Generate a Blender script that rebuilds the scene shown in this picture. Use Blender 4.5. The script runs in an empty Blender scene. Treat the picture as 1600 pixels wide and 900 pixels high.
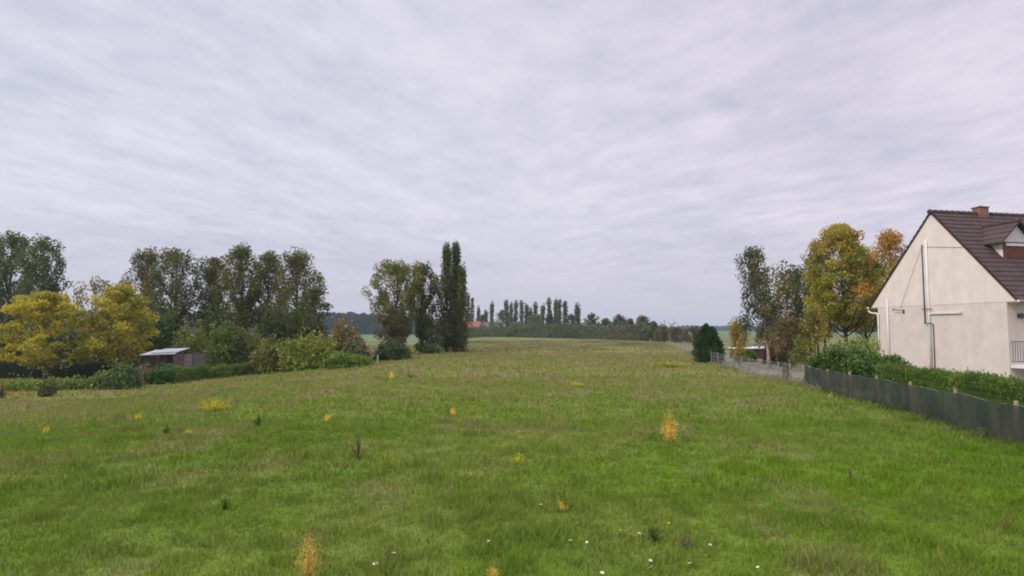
import bpy, math
import numpy as np
R = math.radians
scene = bpy.context.scene
COL = scene.collection

# ------------------------------------------------------------------ camera
CAMZ = 2.5
PITCH = math.atan(65 / 1000.0)
cam_d = bpy.data.cameras.new("camera"); cam = bpy.data.objects.new("camera", cam_d); COL.objects.link(cam)
cam.location = (0, 0, CAMZ); cam.rotation_euler = (math.pi / 2 + PITCH, 0, 0)
cam_d.sensor_width = 36; cam_d.lens = 22.5; cam_d.clip_start = 0.1; cam_d.clip_end = 12000
scene.camera = cam

# ------------------------------------------------------------------ sky, sun, exposure
SUN_EL, SUN_AZ = 38.0, -118.0          # azimuth from +Y, clockwise; sun is to the left and behind
world = bpy.data.worlds.new("World"); scene.world = world; world.use_nodes = True
wn, wl = world.node_tree.nodes, world.node_tree.links
wn.clear()
def W(t, **k):
    n = wn.new(t)
    for a, b in k.items(): setattr(n, a, b)
    return n
def wmath(op, a, b=None, clamp=False):
    n = W('ShaderNodeMath', operation=op); n.use_clamp = clamp
    for i, v in enumerate((a, b)):
        if v is None: continue
        if isinstance(v, (int, float)): n.inputs[i].default_value = v
        else: wl.new(v, n.inputs[i])
    return n.outputs[0]
sky = W('ShaderNodeTexSky', sky_type='NISHITA'); sky.sun_disc = False
sky.sun_elevation = R(SUN_EL); sky.sun_rotation = R(SUN_AZ); sky.dust_density = 2.0
bg1 = W('ShaderNodeBackground'); bg1.inputs[1].default_value = 0.1; wl.new(sky.outputs[0], bg1.inputs[0])
tc = W('ShaderNodeTexCoord'); sep = W('ShaderNodeSeparateXYZ'); wl.new(tc.outputs['Generated'], sep.inputs[0])
zz = wmath('ADD', wmath('MAXIMUM', sep.outputs[2], 0.0), 0.075)
comb = W('ShaderNodeCombineXYZ')
wl.new(wmath('DIVIDE', sep.outputs[0], zz), comb.inputs[0]); wl.new(wmath('DIVIDE', sep.outputs[1], zz), comb.inputs[1])
def wnoise(scale, rot, sc, detail, rough, dist):
    m0 = W('ShaderNodeMapping'); m0.inputs['Rotation'].default_value = (0, 0, R(rot)); wl.new(comb.outputs[0], m0.inputs[0])
    m = W('ShaderNodeMapping'); m.inputs['Scale'].default_value = sc; wl.new(m0.outputs[0], m.inputs[0])
    n = W('ShaderNodeTexNoise'); n.inputs['Scale'].default_value = scale; n.inputs['Detail'].default_value = detail
    n.inputs['Roughness'].default_value = rough; n.inputs['Distortion'].default_value = dist
    wl.new(m.outputs[0], n.inputs['Vector']); return n.outputs[0]
n_big = wnoise(0.62, 40, (1.0, 0.5, 1), 5, 0.55, 0.4)
n_rip = wnoise(4.6, 22, (1.0, 0.42, 1), 7, 0.62, 0.25)
n_puf = wnoise(4.2, -34, (1.0, 0.45, 1), 7, 0.62, 0.25)
n_iso = wnoise(7.0, 10, (1.0, 0.8, 1), 6, 0.62, 0.2)
side = W('ShaderNodeMapRange'); side.interpolation_type = 'SMOOTHSTEP'; wl.new(sep.outputs[0], side.inputs['Value']); side.inputs['From Min'].default_value = -.35; side.inputs['From Max'].default_value = .35
fam = W('ShaderNodeMix'); wl.new(side.outputs[0], fam.inputs[0]); wl.new(n_rip, fam.inputs[2]); wl.new(n_puf, fam.inputs[3])
mix = wmath('ADD', wmath('MULTIPLY', n_big, 0.42), wmath('ADD', wmath('MULTIPLY', fam.outputs[0], 0.42), wmath('MULTIPLY', n_iso, 0.20)))
ramp = W('ShaderNodeValToRGB'); wl.new(mix, ramp.inputs[0])
ramp.color_ramp.elements[0].position = 0.40; ramp.color_ramp.elements[0].color = (0.585, 0.59, 0.725, 1)
ramp.color_ramp.elements[1].position = 0.63; ramp.color_ramp.elements[1].color = (0.85, 0.81, 0.91, 1)
# low cloud near the horizon is smoother and a little pinker
hor = wmath('SUBTRACT', 1.0, wmath('MULTIPLY', wmath('MAXIMUM', sep.outputs[2], 0.0), 6.0), True)
mxh = W('ShaderNodeMix', data_type='RGBA'); wl.new(wmath('MULTIPLY', hor, 0.85), mxh.inputs[0]); wl.new(ramp.outputs[0], mxh.inputs[6])
mxh.inputs[7].default_value = (0.62, 0.58, 0.68, 1)
# overcast sky is brighter overhead
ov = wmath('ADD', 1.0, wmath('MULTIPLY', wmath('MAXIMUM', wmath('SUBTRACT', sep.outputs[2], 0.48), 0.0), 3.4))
# the cloud sheet is slightly pinker towards the right
tint = W('ShaderNodeMix', data_type='RGBA'); tint.blend_type = 'MULTIPLY'; tint.inputs[0].default_value = 1.0
tr_ = W('ShaderNodeMapRange'); wl.new(sep.outputs[0], tr_.inputs['Value']); tr_.inputs['From Min'].default_value = -.5; tr_.inputs['From Max'].default_value = .5
tm = W('ShaderNodeMix', data_type='RGBA'); wl.new(tr_.outputs[0], tm.inputs[0]); tm.inputs[6].default_value = (.96, .99, 1.0, 1); tm.inputs[7].default_value = (1.03, .99, .985, 1)
wl.new(mxh.outputs[2], tint.inputs[6]); wl.new(tm.outputs[2], tint.inputs[7])
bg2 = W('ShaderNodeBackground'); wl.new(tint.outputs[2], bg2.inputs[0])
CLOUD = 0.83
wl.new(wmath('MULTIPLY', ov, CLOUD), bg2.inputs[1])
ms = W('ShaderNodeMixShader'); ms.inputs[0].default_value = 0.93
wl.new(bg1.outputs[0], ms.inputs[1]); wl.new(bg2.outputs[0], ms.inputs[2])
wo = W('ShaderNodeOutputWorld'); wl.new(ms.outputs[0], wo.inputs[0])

sun_d = bpy.data.lights.new("sun", 'SUN'); sun_d.energy = 1.5; sun_d.angle = R(14); sun_d.color = (1.0, 0.93, 0.84)
sun = bpy.data.objects.new("sun", sun_d); COL.objects.link(sun)
sun.rotation_euler = (R(90 - SUN_EL), 0, R(180 - SUN_AZ)); sun.location = (-20, -10, 30)

vs = scene.view_settings
vs.view_transform = 'Standard'; vs.look = 'None'; vs.gamma = 1; vs.exposure = 0.25; vs.use_curve_mapping = False
cy = scene.cycles
cy.use_denoising = True; cy.max_bounces = 6; cy.diffuse_bounces = 3; cy.glossy_bounces = 2
cy.transmission_bounces = 3; cy.transparent_max_bounces = 12; cy.volume_bounces = 1
cy.sample_clamp_indirect = 4; cy.filter_width = 1.9

# ------------------------------------------------------------------ helpers
f = 1000.0; cp, sp = math.cos(PITCH), math.sin(PITCH)
def ray(px, py):
    a = (px - 800) / f; b = (450 - py) / f
    return np.array([a, cp - b * sp, sp + b * cp])
def sstep(t):
    t = np.clip(t, 0, 1); return t * t * (3 - 2 * t)
def hsh(ix, iy, s):
    h = (ix.astype(np.int64) * 374761393 + iy.astype(np.int64) * 668265263 + s * 974634777) & 0xffffffff
    h = ((h ^ (h >> 13)) * 1274126177) & 0xffffffff
    return ((h ^ (h >> 16)) & 0xffff) / 65535.0
def vnoise(x, y, s=0):
    x = np.asarray(x, float); y = np.asarray(y, float)
    ix = np.floor(x); iy = np.floor(y); fx = x - ix; fy = y - iy
    fx = fx * fx * (3 - 2 * fx); fy = fy * fy * (3 - 2 * fy)
    a = hsh(ix, iy, s); b = hsh(ix + 1, iy, s); c = hsh(ix, iy + 1, s); d = hsh(ix + 1, iy + 1, s)
    return (a * (1 - fx) + b * fx) * (1 - fy) + (c * (1 - fx) + d * fx) * fy
def fbm(x, y, s=0, o=4):
    v = 0; a = 0.5; t = 0
    for i in range(o):
        v = v + a * vnoise(x * 2 ** i + 17.3 * i, y * 2 ** i + 9.1 * i, s + i); t += a; a *= 0.55
    return v / t
def terr(X, Y):
    X = np.asarray(X, float); Y = np.asarray(Y, float)
    z = -1.2 * sstep((-X - 7) / 17) * sstep((Y - 6) / 16)
    r = np.hypot(X, Y)
    z = z + 0.10 * (fbm(X / 2.3, Y / 2.3, 3, 3) - 0.5) * sstep((60 - r) / 40)
    z = z + 0.5 * (fbm(X / 40, Y / 40, 8, 2) - 0.5) * sstep((r - 90) / 100)
    z = z + sstep((r - 1500) / 1200) * (5 + 9 * fbm(X / 900 + 3, Y / 900, 5, 2))
    return z
def G(px, py):
    """ground point seen at a pixel of the photograph"""
    d = ray(px, py); z = 0.0
    for _ in range(40):
        t = (z - CAMZ) / d[2]; x, y = d[0] * t, d[1] * t
        z = 0.5 * z + 0.5 * float(terr(x, y))
    return np.array([x, y, float(terr(x, y))])
def A(px, py, Y):
    d = ray(px, py); t = Y / d[1]; return np.array([d[0] * t, Y, CAMZ + d[2] * t])
def GX(px, Y):
    x = (px - 800) / f * Y; return np.array([x, Y, float(terr(x, Y))])
def hgt(base, py):
    """height above base of the pixel row py at the base's distance"""
    return A(800, py, base[1])[2] - base[2]

class MB:
    def __init__(s): s.v = []; s.l = []; s.n = []; s.c = []; s.nv = 0
    def add(s, V, F, col=(1, 1, 1)):
        V = np.asarray(V, np.float32).reshape(-1, 3); s.v.append(V)
        col = np.asarray(col, np.float32)
        if col.ndim == 1: col = np.tile(col[:3], (len(V), 1))
        s.c.append(col)
        if isinstance(F, np.ndarray):
            s.l.append((F + s.nv).ravel().astype(np.int32)); s.n.append(np.full(len(F), F.shape[1], np.int32))
        else:
            for q in F:
                s.l.append(np.array(q, np.int32) + s.nv); s.n.append(np.array([len(q)], np.int32))
        s.nv += len(V)
    def box(s, c, d, rz=0, col=(1, 1, 1), rx=0, ry=0):
        p = np.array([[x, y, z] for x in (-.5, .5) for y in (-.5, .5) for z in (-.5, .5)]) * np.array(d)
        if rx: p = p @ np.array([[1, 0, 0], [0, math.cos(rx), math.sin(rx)], [0, -math.sin(rx), math.cos(rx)]])
        if ry: p = p @ np.array([[math.cos(ry), 0, -math.sin(ry)], [0, 1, 0], [math.sin(ry), 0, math.cos(ry)]])
        if rz: p = p @ np.array([[math.cos(rz), math.sin(rz), 0], [-math.sin(rz), math.cos(rz), 0], [0, 0, 1]])
        s.add(p + np.array(c), np.array([[0, 1, 3, 2], [4, 6, 7, 5], [0, 4, 5, 1], [2, 3, 7, 6], [0, 2, 6, 4], [1, 5, 7, 3]]), col)
    def tube(s, P, r, n=6, col=(1, 1, 1)):
        P = np.asarray(P, float); m = len(P); r = np.broadcast_to(np.asarray(r, float), (m,))
        T = np.gradient(P, axis=0); T /= np.linalg.norm(T, axis=1)[:, None] + 1e-9
        ref = np.array([0, 0, 1.0]) if abs(T[:, 2]).mean() < .8 else np.array([1.0, 0, 0])
        U = np.cross(T, ref); U /= np.linalg.norm(U, axis=1)[:, None] + 1e-9; Vv = np.cross(T, U)
        a = np.arange(n) / n * 2 * np.pi
        V = P[:, None] + r[:, None, None] * (np.cos(a)[None, :, None] * U[:, None] + np.sin(a)[None, :, None] * Vv[:, None])
        i = np.arange(m - 1)[:, None] * n; j = np.arange(n)[None]; k = (j + 1) % n
        F = np.stack([i + j, i + k, i + n + k, i + n + j], -1).reshape(-1, 4)
        s.add(V.reshape(-1, 3), F, col)
        e0 = s.nv - m * n
        s.l.append(np.arange(n - 1, -1, -1, dtype=np.int32) + e0); s.n.append(np.array([n], np.int32))
        s.l.append(np.arange(n, dtype=np.int32) + e0 + (m - 1) * n); s.n.append(np.array([n], np.int32))
    def leaves(s, P, size, col, rng, up=0.0, asp=0.7, dirs=None):
        """one small folded-free quad per point, random orientation"""
        n = len(P)
        if n == 0: return
        if dirs is None:
            d = rng.normal(size=(n, 3)); d[:, 2] += up * np.sign(rng.random(n) - .0)
        else: d = dirs + rng.normal(size=(n, 3)) * .35
        d /= np.linalg.norm(d, axis=1)[:, None]
        q = rng.normal(size=(n, 3)); w = np.cross(d, q); w /= np.linalg.norm(w, axis=1)[:, None] + 1e-9
        sz = (size * rng.uniform(.6, 1.35, n))[:, None]
        a = P - d * sz * .5; b = P + w * sz * .5 * asp; c = P + d * sz * .5; e = P - w * sz * .5 * asp
        V = np.stack([a, b, c, e], 1).reshape(-1, 3)
        s.add(V, np.arange(n * 4).reshape(-1, 4), np.repeat(col, 4, axis=0))
    def build(s, name, mat, parent=None, smooth=False, loc=None):
        me = bpy.data.meshes.new(name)
        V = np.concatenate(s.v); L = np.concatenate(s.l); N = np.concatenate(s.n)
        if loc is not None: V = V - np.asarray(loc, np.float32)
        me.vertices.add(len(V)); me.vertices.foreach_set('co', V.astype(np.float32).ravel())
        me.loops.add(len(L)); me.loops.foreach_set('vertex_index', L)
        me.polygons.add(len(N)); st = np.zeros(len(N), np.int32); st[1:] = np.cumsum(N)[:-1]
        me.polygons.foreach_set('loop_start', st)
        try: me.polygons.foreach_set('loop_total', N)
        except Exception: pass
        me.update(calc_edges=True)
        ca = me.color_attributes.new('col', 'FLOAT_COLOR', 'POINT')
        C = np.concatenate(s.c); C = np.concatenate([C, np.ones((len(C), 1))], 1).astype(np.float32)
        ca.data.foreach_set('color', C.ravel())
        me.polygons.foreach_set('use_smooth', np.full(len(N), bool(smooth)))
        me.materials.append(mat); me.validate()
        o = bpy.data.objects.new(name, me); COL.objects.link(o)
        if parent is not None: o.parent = parent
        elif loc is not None: o.location = [float(t) for t in loc]
        return o

def tag(o, label=None, cat=None, group=None, kind=None):
    if label: o['label'] = label
    if cat: o['category'] = cat
    if group: o['group'] = group
    if kind: o['kind'] = kind
    return o
def thing(name, label, cat, loc, group=None, rz=0):
    o = bpy.data.objects.new(name, None); COL.objects.link(o); o.empty_display_size = .3
    o.location = [float(t) for t in loc]; o.rotation_euler = (0, 0, rz)
    return tag(o, label, cat, group)

# ------------------------------------------------------------------ materials
def mat(name, col=None, rough=.8, attr=False, trans=0.0, noise=None, bump=None, spec=.3, var=0.0, metallic=0):
    m = bpy.data.materials.new(name); m.use_nodes = True
    nt = m.node_tree; N = nt.nodes; Lk = nt.links
    p = N['Principled BSDF']; p.inputs['Roughness'].default_value = rough
    p.inputs['Specular IOR Level'].default_value = spec; p.inputs['Metallic'].default_value = metallic
    out = N['Material Output']
    tcn = N.new('ShaderNodeTexCoord')
    if attr:
        c = N.new('ShaderNodeAttribute'); c.attribute_name = 'col'; src = c.outputs['Color']
    else:
        c = N.new('ShaderNodeRGB'); c.outputs[0].default_value = (*col, 1); src = c.outputs[0]
    if noise:
        sc, amt = noise
        n = N.new('ShaderNodeTexNoise'); n.inputs['Scale'].default_value = sc; n.inputs['Detail'].default_value = 5
        Lk.new(tcn.outputs['Object'], n.inputs['Vector'])
        mr = N.new('ShaderNodeMapRange'); mr.inputs['From Min'].default_value = .3; mr.inputs['From Max'].default_value = .7
        mr.inputs['To Min'].default_value = 1 - amt; mr.inputs['To Max'].default_value = 1 + amt
        Lk.new(n.outputs[0], mr.inputs['Value'])
        v = N.new('ShaderNodeVectorMath'); v.operation = 'SCALE'
        Lk.new(src, v.inputs[0]); Lk.new(mr.outputs[0], v.inputs['Scale']); src = v.outputs[0]
    Lk.new(src, p.inputs['Base Color'])
    if bump:
        sc, st, di = bump
        n = N.new('ShaderNodeTexNoise'); n.inputs['Scale'].default_value = sc; n.inputs['Detail'].default_value = 6
        Lk.new(tcn.outputs['Object'], n.inputs['Vector'])
        b = N.new('ShaderNodeBump'); b.inputs['Strength'].default_value = st; b.inputs['Distance'].default_value = di
        Lk.new(n.outputs[0], b.inputs['Height']); Lk.new(b.outputs[0], p.inputs['Normal'])
    if trans:
        t = N.new('ShaderNodeBsdfTranslucent'); Lk.new(src, t.inputs[0])
        mx = N.new('ShaderNodeMixShader'); mx.inputs[0].default_value = trans
        Lk.new(p.outputs[0], mx.inputs[1]); Lk.new(t.outputs[0], mx.inputs[2]); Lk.new(mx.outputs[0], out.inputs[0])
    return m
M_leaf = mat('foliage', attr=True, rough=.6, trans=.4, spec=.25)
M_grass = mat('grass_blades', attr=True, rough=.8, trans=.3, spec=.04)
M_bark = mat('bark', attr=True, rough=.9, noise=(3, .35), bump=(14, .6, .04), spec=.1)
M_wood = mat('weathered_wood', attr=True, rough=.85, noise=(6, .25), bump=(30, .4, .01), spec=.15)
M_plastic = mat('white_plastic', (.72, .71, .70), rough=.5, noise=(3, .08))
M_dark = mat('dark_metal', (.06, .06, .075), rough=.5, noise=(8, .2))
M_paint = mat('coloured_paint', attr=True, rough=.6, noise=(4, .12), bump=(20, .2, .01))

# ------------------------------------------------------------------ ground
def mixc(a, b, t):
    t = np.clip(t, 0, 1)[:, None]; return a * (1 - t) + np.asarray(b) * t
def fence_x(Y): return np.where(Y < 28, 8.88 + .14 * Y, np.where(Y < 47, 10.15 + .0947 * Y, 14.6 + (Y - 47) * .19))
HEDGE = None
def ground_col(X, Y):
    X = np.asarray(X, float).ravel(); Y = np.asarray(Y, float).ravel(); n = len(X)
    r = np.hypot(X, Y)
    green = np.array([.098, .152, .009]); lush = np.array([.070, .140, .006]); olive = np.array([.180, .170, .042])
    brown = np.array([.215, .155, .070]); dark = np.array([.042, .068, .009]); pale = np.array([.17, .20, .03])
    c = np.tile(green, (n, 1))
    n1 = fbm(X / 1.5, Y / 2.2, 11, 5); n2 = fbm(X / 5 + 7, Y / 9, 21, 4); n3 = fbm(X / .45, Y / .7, 31, 3); n4 = fbm(X / 14, Y / 22 + 3, 41, 3)
    c = mixc(c, lush, sstep((n2 - .42) / .3) * .6)
    mid = sstep((r - 9) / 30)
    c = mixc(c, olive, np.clip(.22 + .50 * mid + .6 * (n1 - .5) + .7 * (n4 - .5), 0, 1))
    c = mixc(c, pale, sstep((n3 - .60) / .2) * .35)
    c = mixc(c, brown, sstep((fbm(X / 1.1, Y / 2.0, 51, 4) - .58 + .10 * mid) / .16) * (.26 + .26 * mid))
    c = mixc(c, dark, sstep((fbm(X / .6, Y / .9, 61, 3) - .62) / .12) * .2 * (1 - mid * .7))
    # the far half of the field: alternating greener and browner bands across it
    far = sstep((Y - 38) / 20)
    band = fbm(X / 60, Y / 14, 71, 3)
    c = mixc(c, brown * 1.0, far * sstep((band - .44) / .2) * .42)
    c = mixc(c, [.17, .13, .075], sstep((Y - 90) / 15) * sstep((140 - Y) / 15) * .5)
    c = mixc(c, [.13, .165, .045], sstep((Y - 140) / 25) * .6)
    fine = (fbm(X / 3.5, Y / 9, 121, 4) - .5); c = c * (1 + 1.1 * fine * sstep((Y - 50) / 40))[:, None]
    # bare trampled soil by the windbreak, tan mown lawn of the right-hand garden
    fx = fence_x(Y)
    inside = sstep((X - fx - .1) / .5) * (Y < 62) * (Y > 2)
    lawn = mixc(np.tile([.17, .17, .06], (n, 1)), [.19, .165, .09], sstep((fbm(X / 3, Y / 3, 81, 3) - .42) / .2))
    c = c * (1 - inside[:, None]) + lawn * inside[:, None]
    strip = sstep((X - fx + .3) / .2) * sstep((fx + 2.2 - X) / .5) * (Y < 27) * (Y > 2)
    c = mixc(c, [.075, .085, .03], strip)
    soil = sstep((X - fx + 0.35) / .3) * sstep((fx + 1.5 - X) / .6) * (Y > 26) * (Y < 40)
    c = mixc(c, [.21, .175, .12], soil * .8)
    # left-hand garden: leaf litter, then bright low greens
    gl = sstep((-X - 24) / 3) * sstep((Y - 34) / 2) * sstep((60 - Y) / 6)
    c = mixc(c, [.20, .15, .03], gl * sstep((fbm(X / 2, Y / 2, 91, 3) - .35) / .2) * .8)
    # distant fields
    ff = sstep((Y - 265) / 30)
    patch = fbm(X / 260 + 4, Y / 90, 101, 2)
    fld = mixc(np.tile([.10, .17, .06], (n, 1)), [.23, .18, .11], sstep((patch - .47) / .06) * (X < 40))
    c = c * (1 - ff[:, None]) + fld * ff[:, None]
    wood = sstep((r - 1500) / 200) * sstep((fbm(X / 300, Y / 400, 111, 2) - .40) / .1)
    c = mixc(c, [.03, .045, .03], wood)
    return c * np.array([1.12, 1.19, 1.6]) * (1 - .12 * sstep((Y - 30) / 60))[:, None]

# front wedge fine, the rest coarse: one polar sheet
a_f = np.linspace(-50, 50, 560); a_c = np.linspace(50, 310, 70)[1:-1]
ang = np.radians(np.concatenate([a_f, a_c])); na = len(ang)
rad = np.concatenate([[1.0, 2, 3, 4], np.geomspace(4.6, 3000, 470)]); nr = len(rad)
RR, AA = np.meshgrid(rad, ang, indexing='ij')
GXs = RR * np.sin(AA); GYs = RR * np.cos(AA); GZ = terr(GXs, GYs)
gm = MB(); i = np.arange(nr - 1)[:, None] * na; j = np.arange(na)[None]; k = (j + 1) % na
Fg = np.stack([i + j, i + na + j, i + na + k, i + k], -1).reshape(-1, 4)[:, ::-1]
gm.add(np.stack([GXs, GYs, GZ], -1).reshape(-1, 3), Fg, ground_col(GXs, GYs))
gm.l.append(np.arange(na, dtype=np.int32)[::-1]); gm.n.append(np.array([na], np.int32))
M_ground = mat('meadow_ground', attr=True, rough=.95, noise=(9, .22), bump=(12, .7, .05), spec=.05)
tag(gm.build('ground', M_ground, smooth=True), kind='structure')

# grass blades, one piece of ground cover
rng = np.random.default_rng(5)
def blades():
    mb = MB()
    for (y0, y1, dens, h, w) in ((4.2, 10, 1500, .085, .011), (10, 18, 600, .095, .018), (18, 34, 170, .10, .034), (34, 70, 38, .10, .075), (70, 150, 8, .10, .16)):
        half = 1.02
        area = half * (y1 ** 2 - y0 ** 2); n = int(area * dens)
        Y = np.sqrt(rng.uniform(y0 ** 2, y1 ** 2, n)); X = rng.uniform(-half, half, n) * Y
        m_ = int(60 * (y1 - y0)) if y1 < 40 else 0
        if m_:
            yf = rng.uniform(max(y0, 7), max(y1, 7.1), m_ * 3); X = np.concatenate([X, fence_x(yf) - np.abs(rng.normal(0, .16, m_ * 3))]); Y = np.concatenate([Y, yf])
        keep = (X < fence_x(Y) + .3)
        X, Y = X[keep], Y[keep]; n = len(X)
        clump = fbm(X / .35, Y / .35, 7, 3); tall = fbm(X / 1.7, Y / 1.7, 17, 3)
        hh = h * (.55 + 1.0 * np.clip(clump - .25, 0, 1)) * rng.uniform(.5, 1.5, n) * (.65 + .7 * tall) * (1 + 1.0 * sstep((fbm(X / .45 + 9, Y / .45, 27, 3) - .60) / .12)) * (1 + 1.3 * np.exp(-np.abs(fence_x(Y) - X) / .22))
        keep = rng.random(n) < np.clip((clump - .15) * 3, .6, 1)
        X, Y, hh = X[keep], Y[keep], hh[keep]; n = len(X)
        c = ground_col(X, Y) * rng.uniform(1.30, 1.64, (n, 1)) * np.array([1.0, 1.0, .9])
        dry = rng.random(n) < .07
        c[dry] = np.array([.25, .21, .09]) * rng.uniform(.7, 1.2, (dry.sum(), 1))
        P = np.stack([X, Y, terr(X, Y) - .01], 1)
        az = rng.uniform(0, 2 * np.pi, n); le = rng.uniform(.1, .9, n) * hh
        d = np.stack([np.cos(az) * le, np.sin(az) * le, hh], 1)
        a2 = rng.uniform(0, 2 * np.pi, n); ww = w * rng.uniform(.6, 1.3, n)
        s_ = np.stack([np.cos(a2) * ww, np.sin(a2) * ww, 0 * ww], 1) * .5
        mid_ = P + d * np.array([.35, .35, .6])
        tip = P + d
        V = np.stack([P - s_, P + s_, mid_ + s_ * .8, mid_ - s_ * .8, tip], 1).reshape(-1, 3)
        b = np.arange(n)[:, None] * 5
        base = mb.nv
        mb.add(V, b + np.array([[0, 1, 2, 3]]), np.repeat(c, 5, axis=0))
        mb.l.append((b + np.array([[3, 2, 4]]) + base).ravel().astype(np.int32)); mb.n.append(np.full(n, 3, np.int32))
    return mb
tag(blades().build('grass', M_grass), kind='stuff')

# ------------------------------------------------------------------ plants
PROF = {
 'round': lambda t: np.sin(np.pi * np.clip(t, 0, 1)) ** .55,
 'vase': lambda t: (np.clip(t, 0, 1) ** .45) * (1 - np.clip(t, 0, 1) ** 3.2) ** .55 * 1.15,
 'column': lambda t: np.minimum(1, 3 * t + .45) * np.clip(1 - t, 0, 1) ** .85 * 1.32,
 'dome': lambda t: np.sqrt(np.clip(1 - t ** 2.0, 0, 1)) * np.minimum(1, 2.0 * t + .58),
 'birch': lambda t: (.95 + .10 * np.sin(t * 9)) * np.clip(1 - t, 0, 1) ** .36 * np.minimum(1, 3 * t + .55),
}
def palette(pal, n, rng):
    w = np.array([p[3] if len(p) > 3 else 1 for p in pal], float); w /= w.sum()
    return (np.array([p[:3] for p in pal]) * np.array([2.05, 2.08, 1.8]))[rng.choice(len(pal), n, p=w)]
OLIVE = [(.088, .092, .028, 3), (.062, .072, .024, 3), (.112, .098, .034, 2), (.125, .088, .034, 1), (.042, .055, .022, 2)]
DARKP = [(.040, .056, .018, 3), (.060, .070, .022, 3), (.085, .070, .030, 1), (.030, .045, .018, 2)]
YELLOW = [(.30, .25, .028, 3), (.24, .20, .028, 3), (.18, .165, .03, 2.5), (.12, .135, .028, 3), (.30, .21, .03, .5)]
MAPLE = [(.15, .155, .022, 5), (.085, .11, .022, 4), (.27, .22, .03, 2.5), (.33, .15, .035, 1.8)]
ORANGE = [(.28, .13, .035, 3), (.22, .10, .035, 2), (.19, .15, .03, 4), (.30, .19, .04, 1)]
FAR = [(.045, .060, .028, 3), (.060, .070, .032, 2), (.080, .070, .040, 1)]
GREENH = [(.050, .105, .018, 3), (.075, .135, .022, 3), (.035, .075, .016, 2), (.110, .160, .030, 1)]

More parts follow.
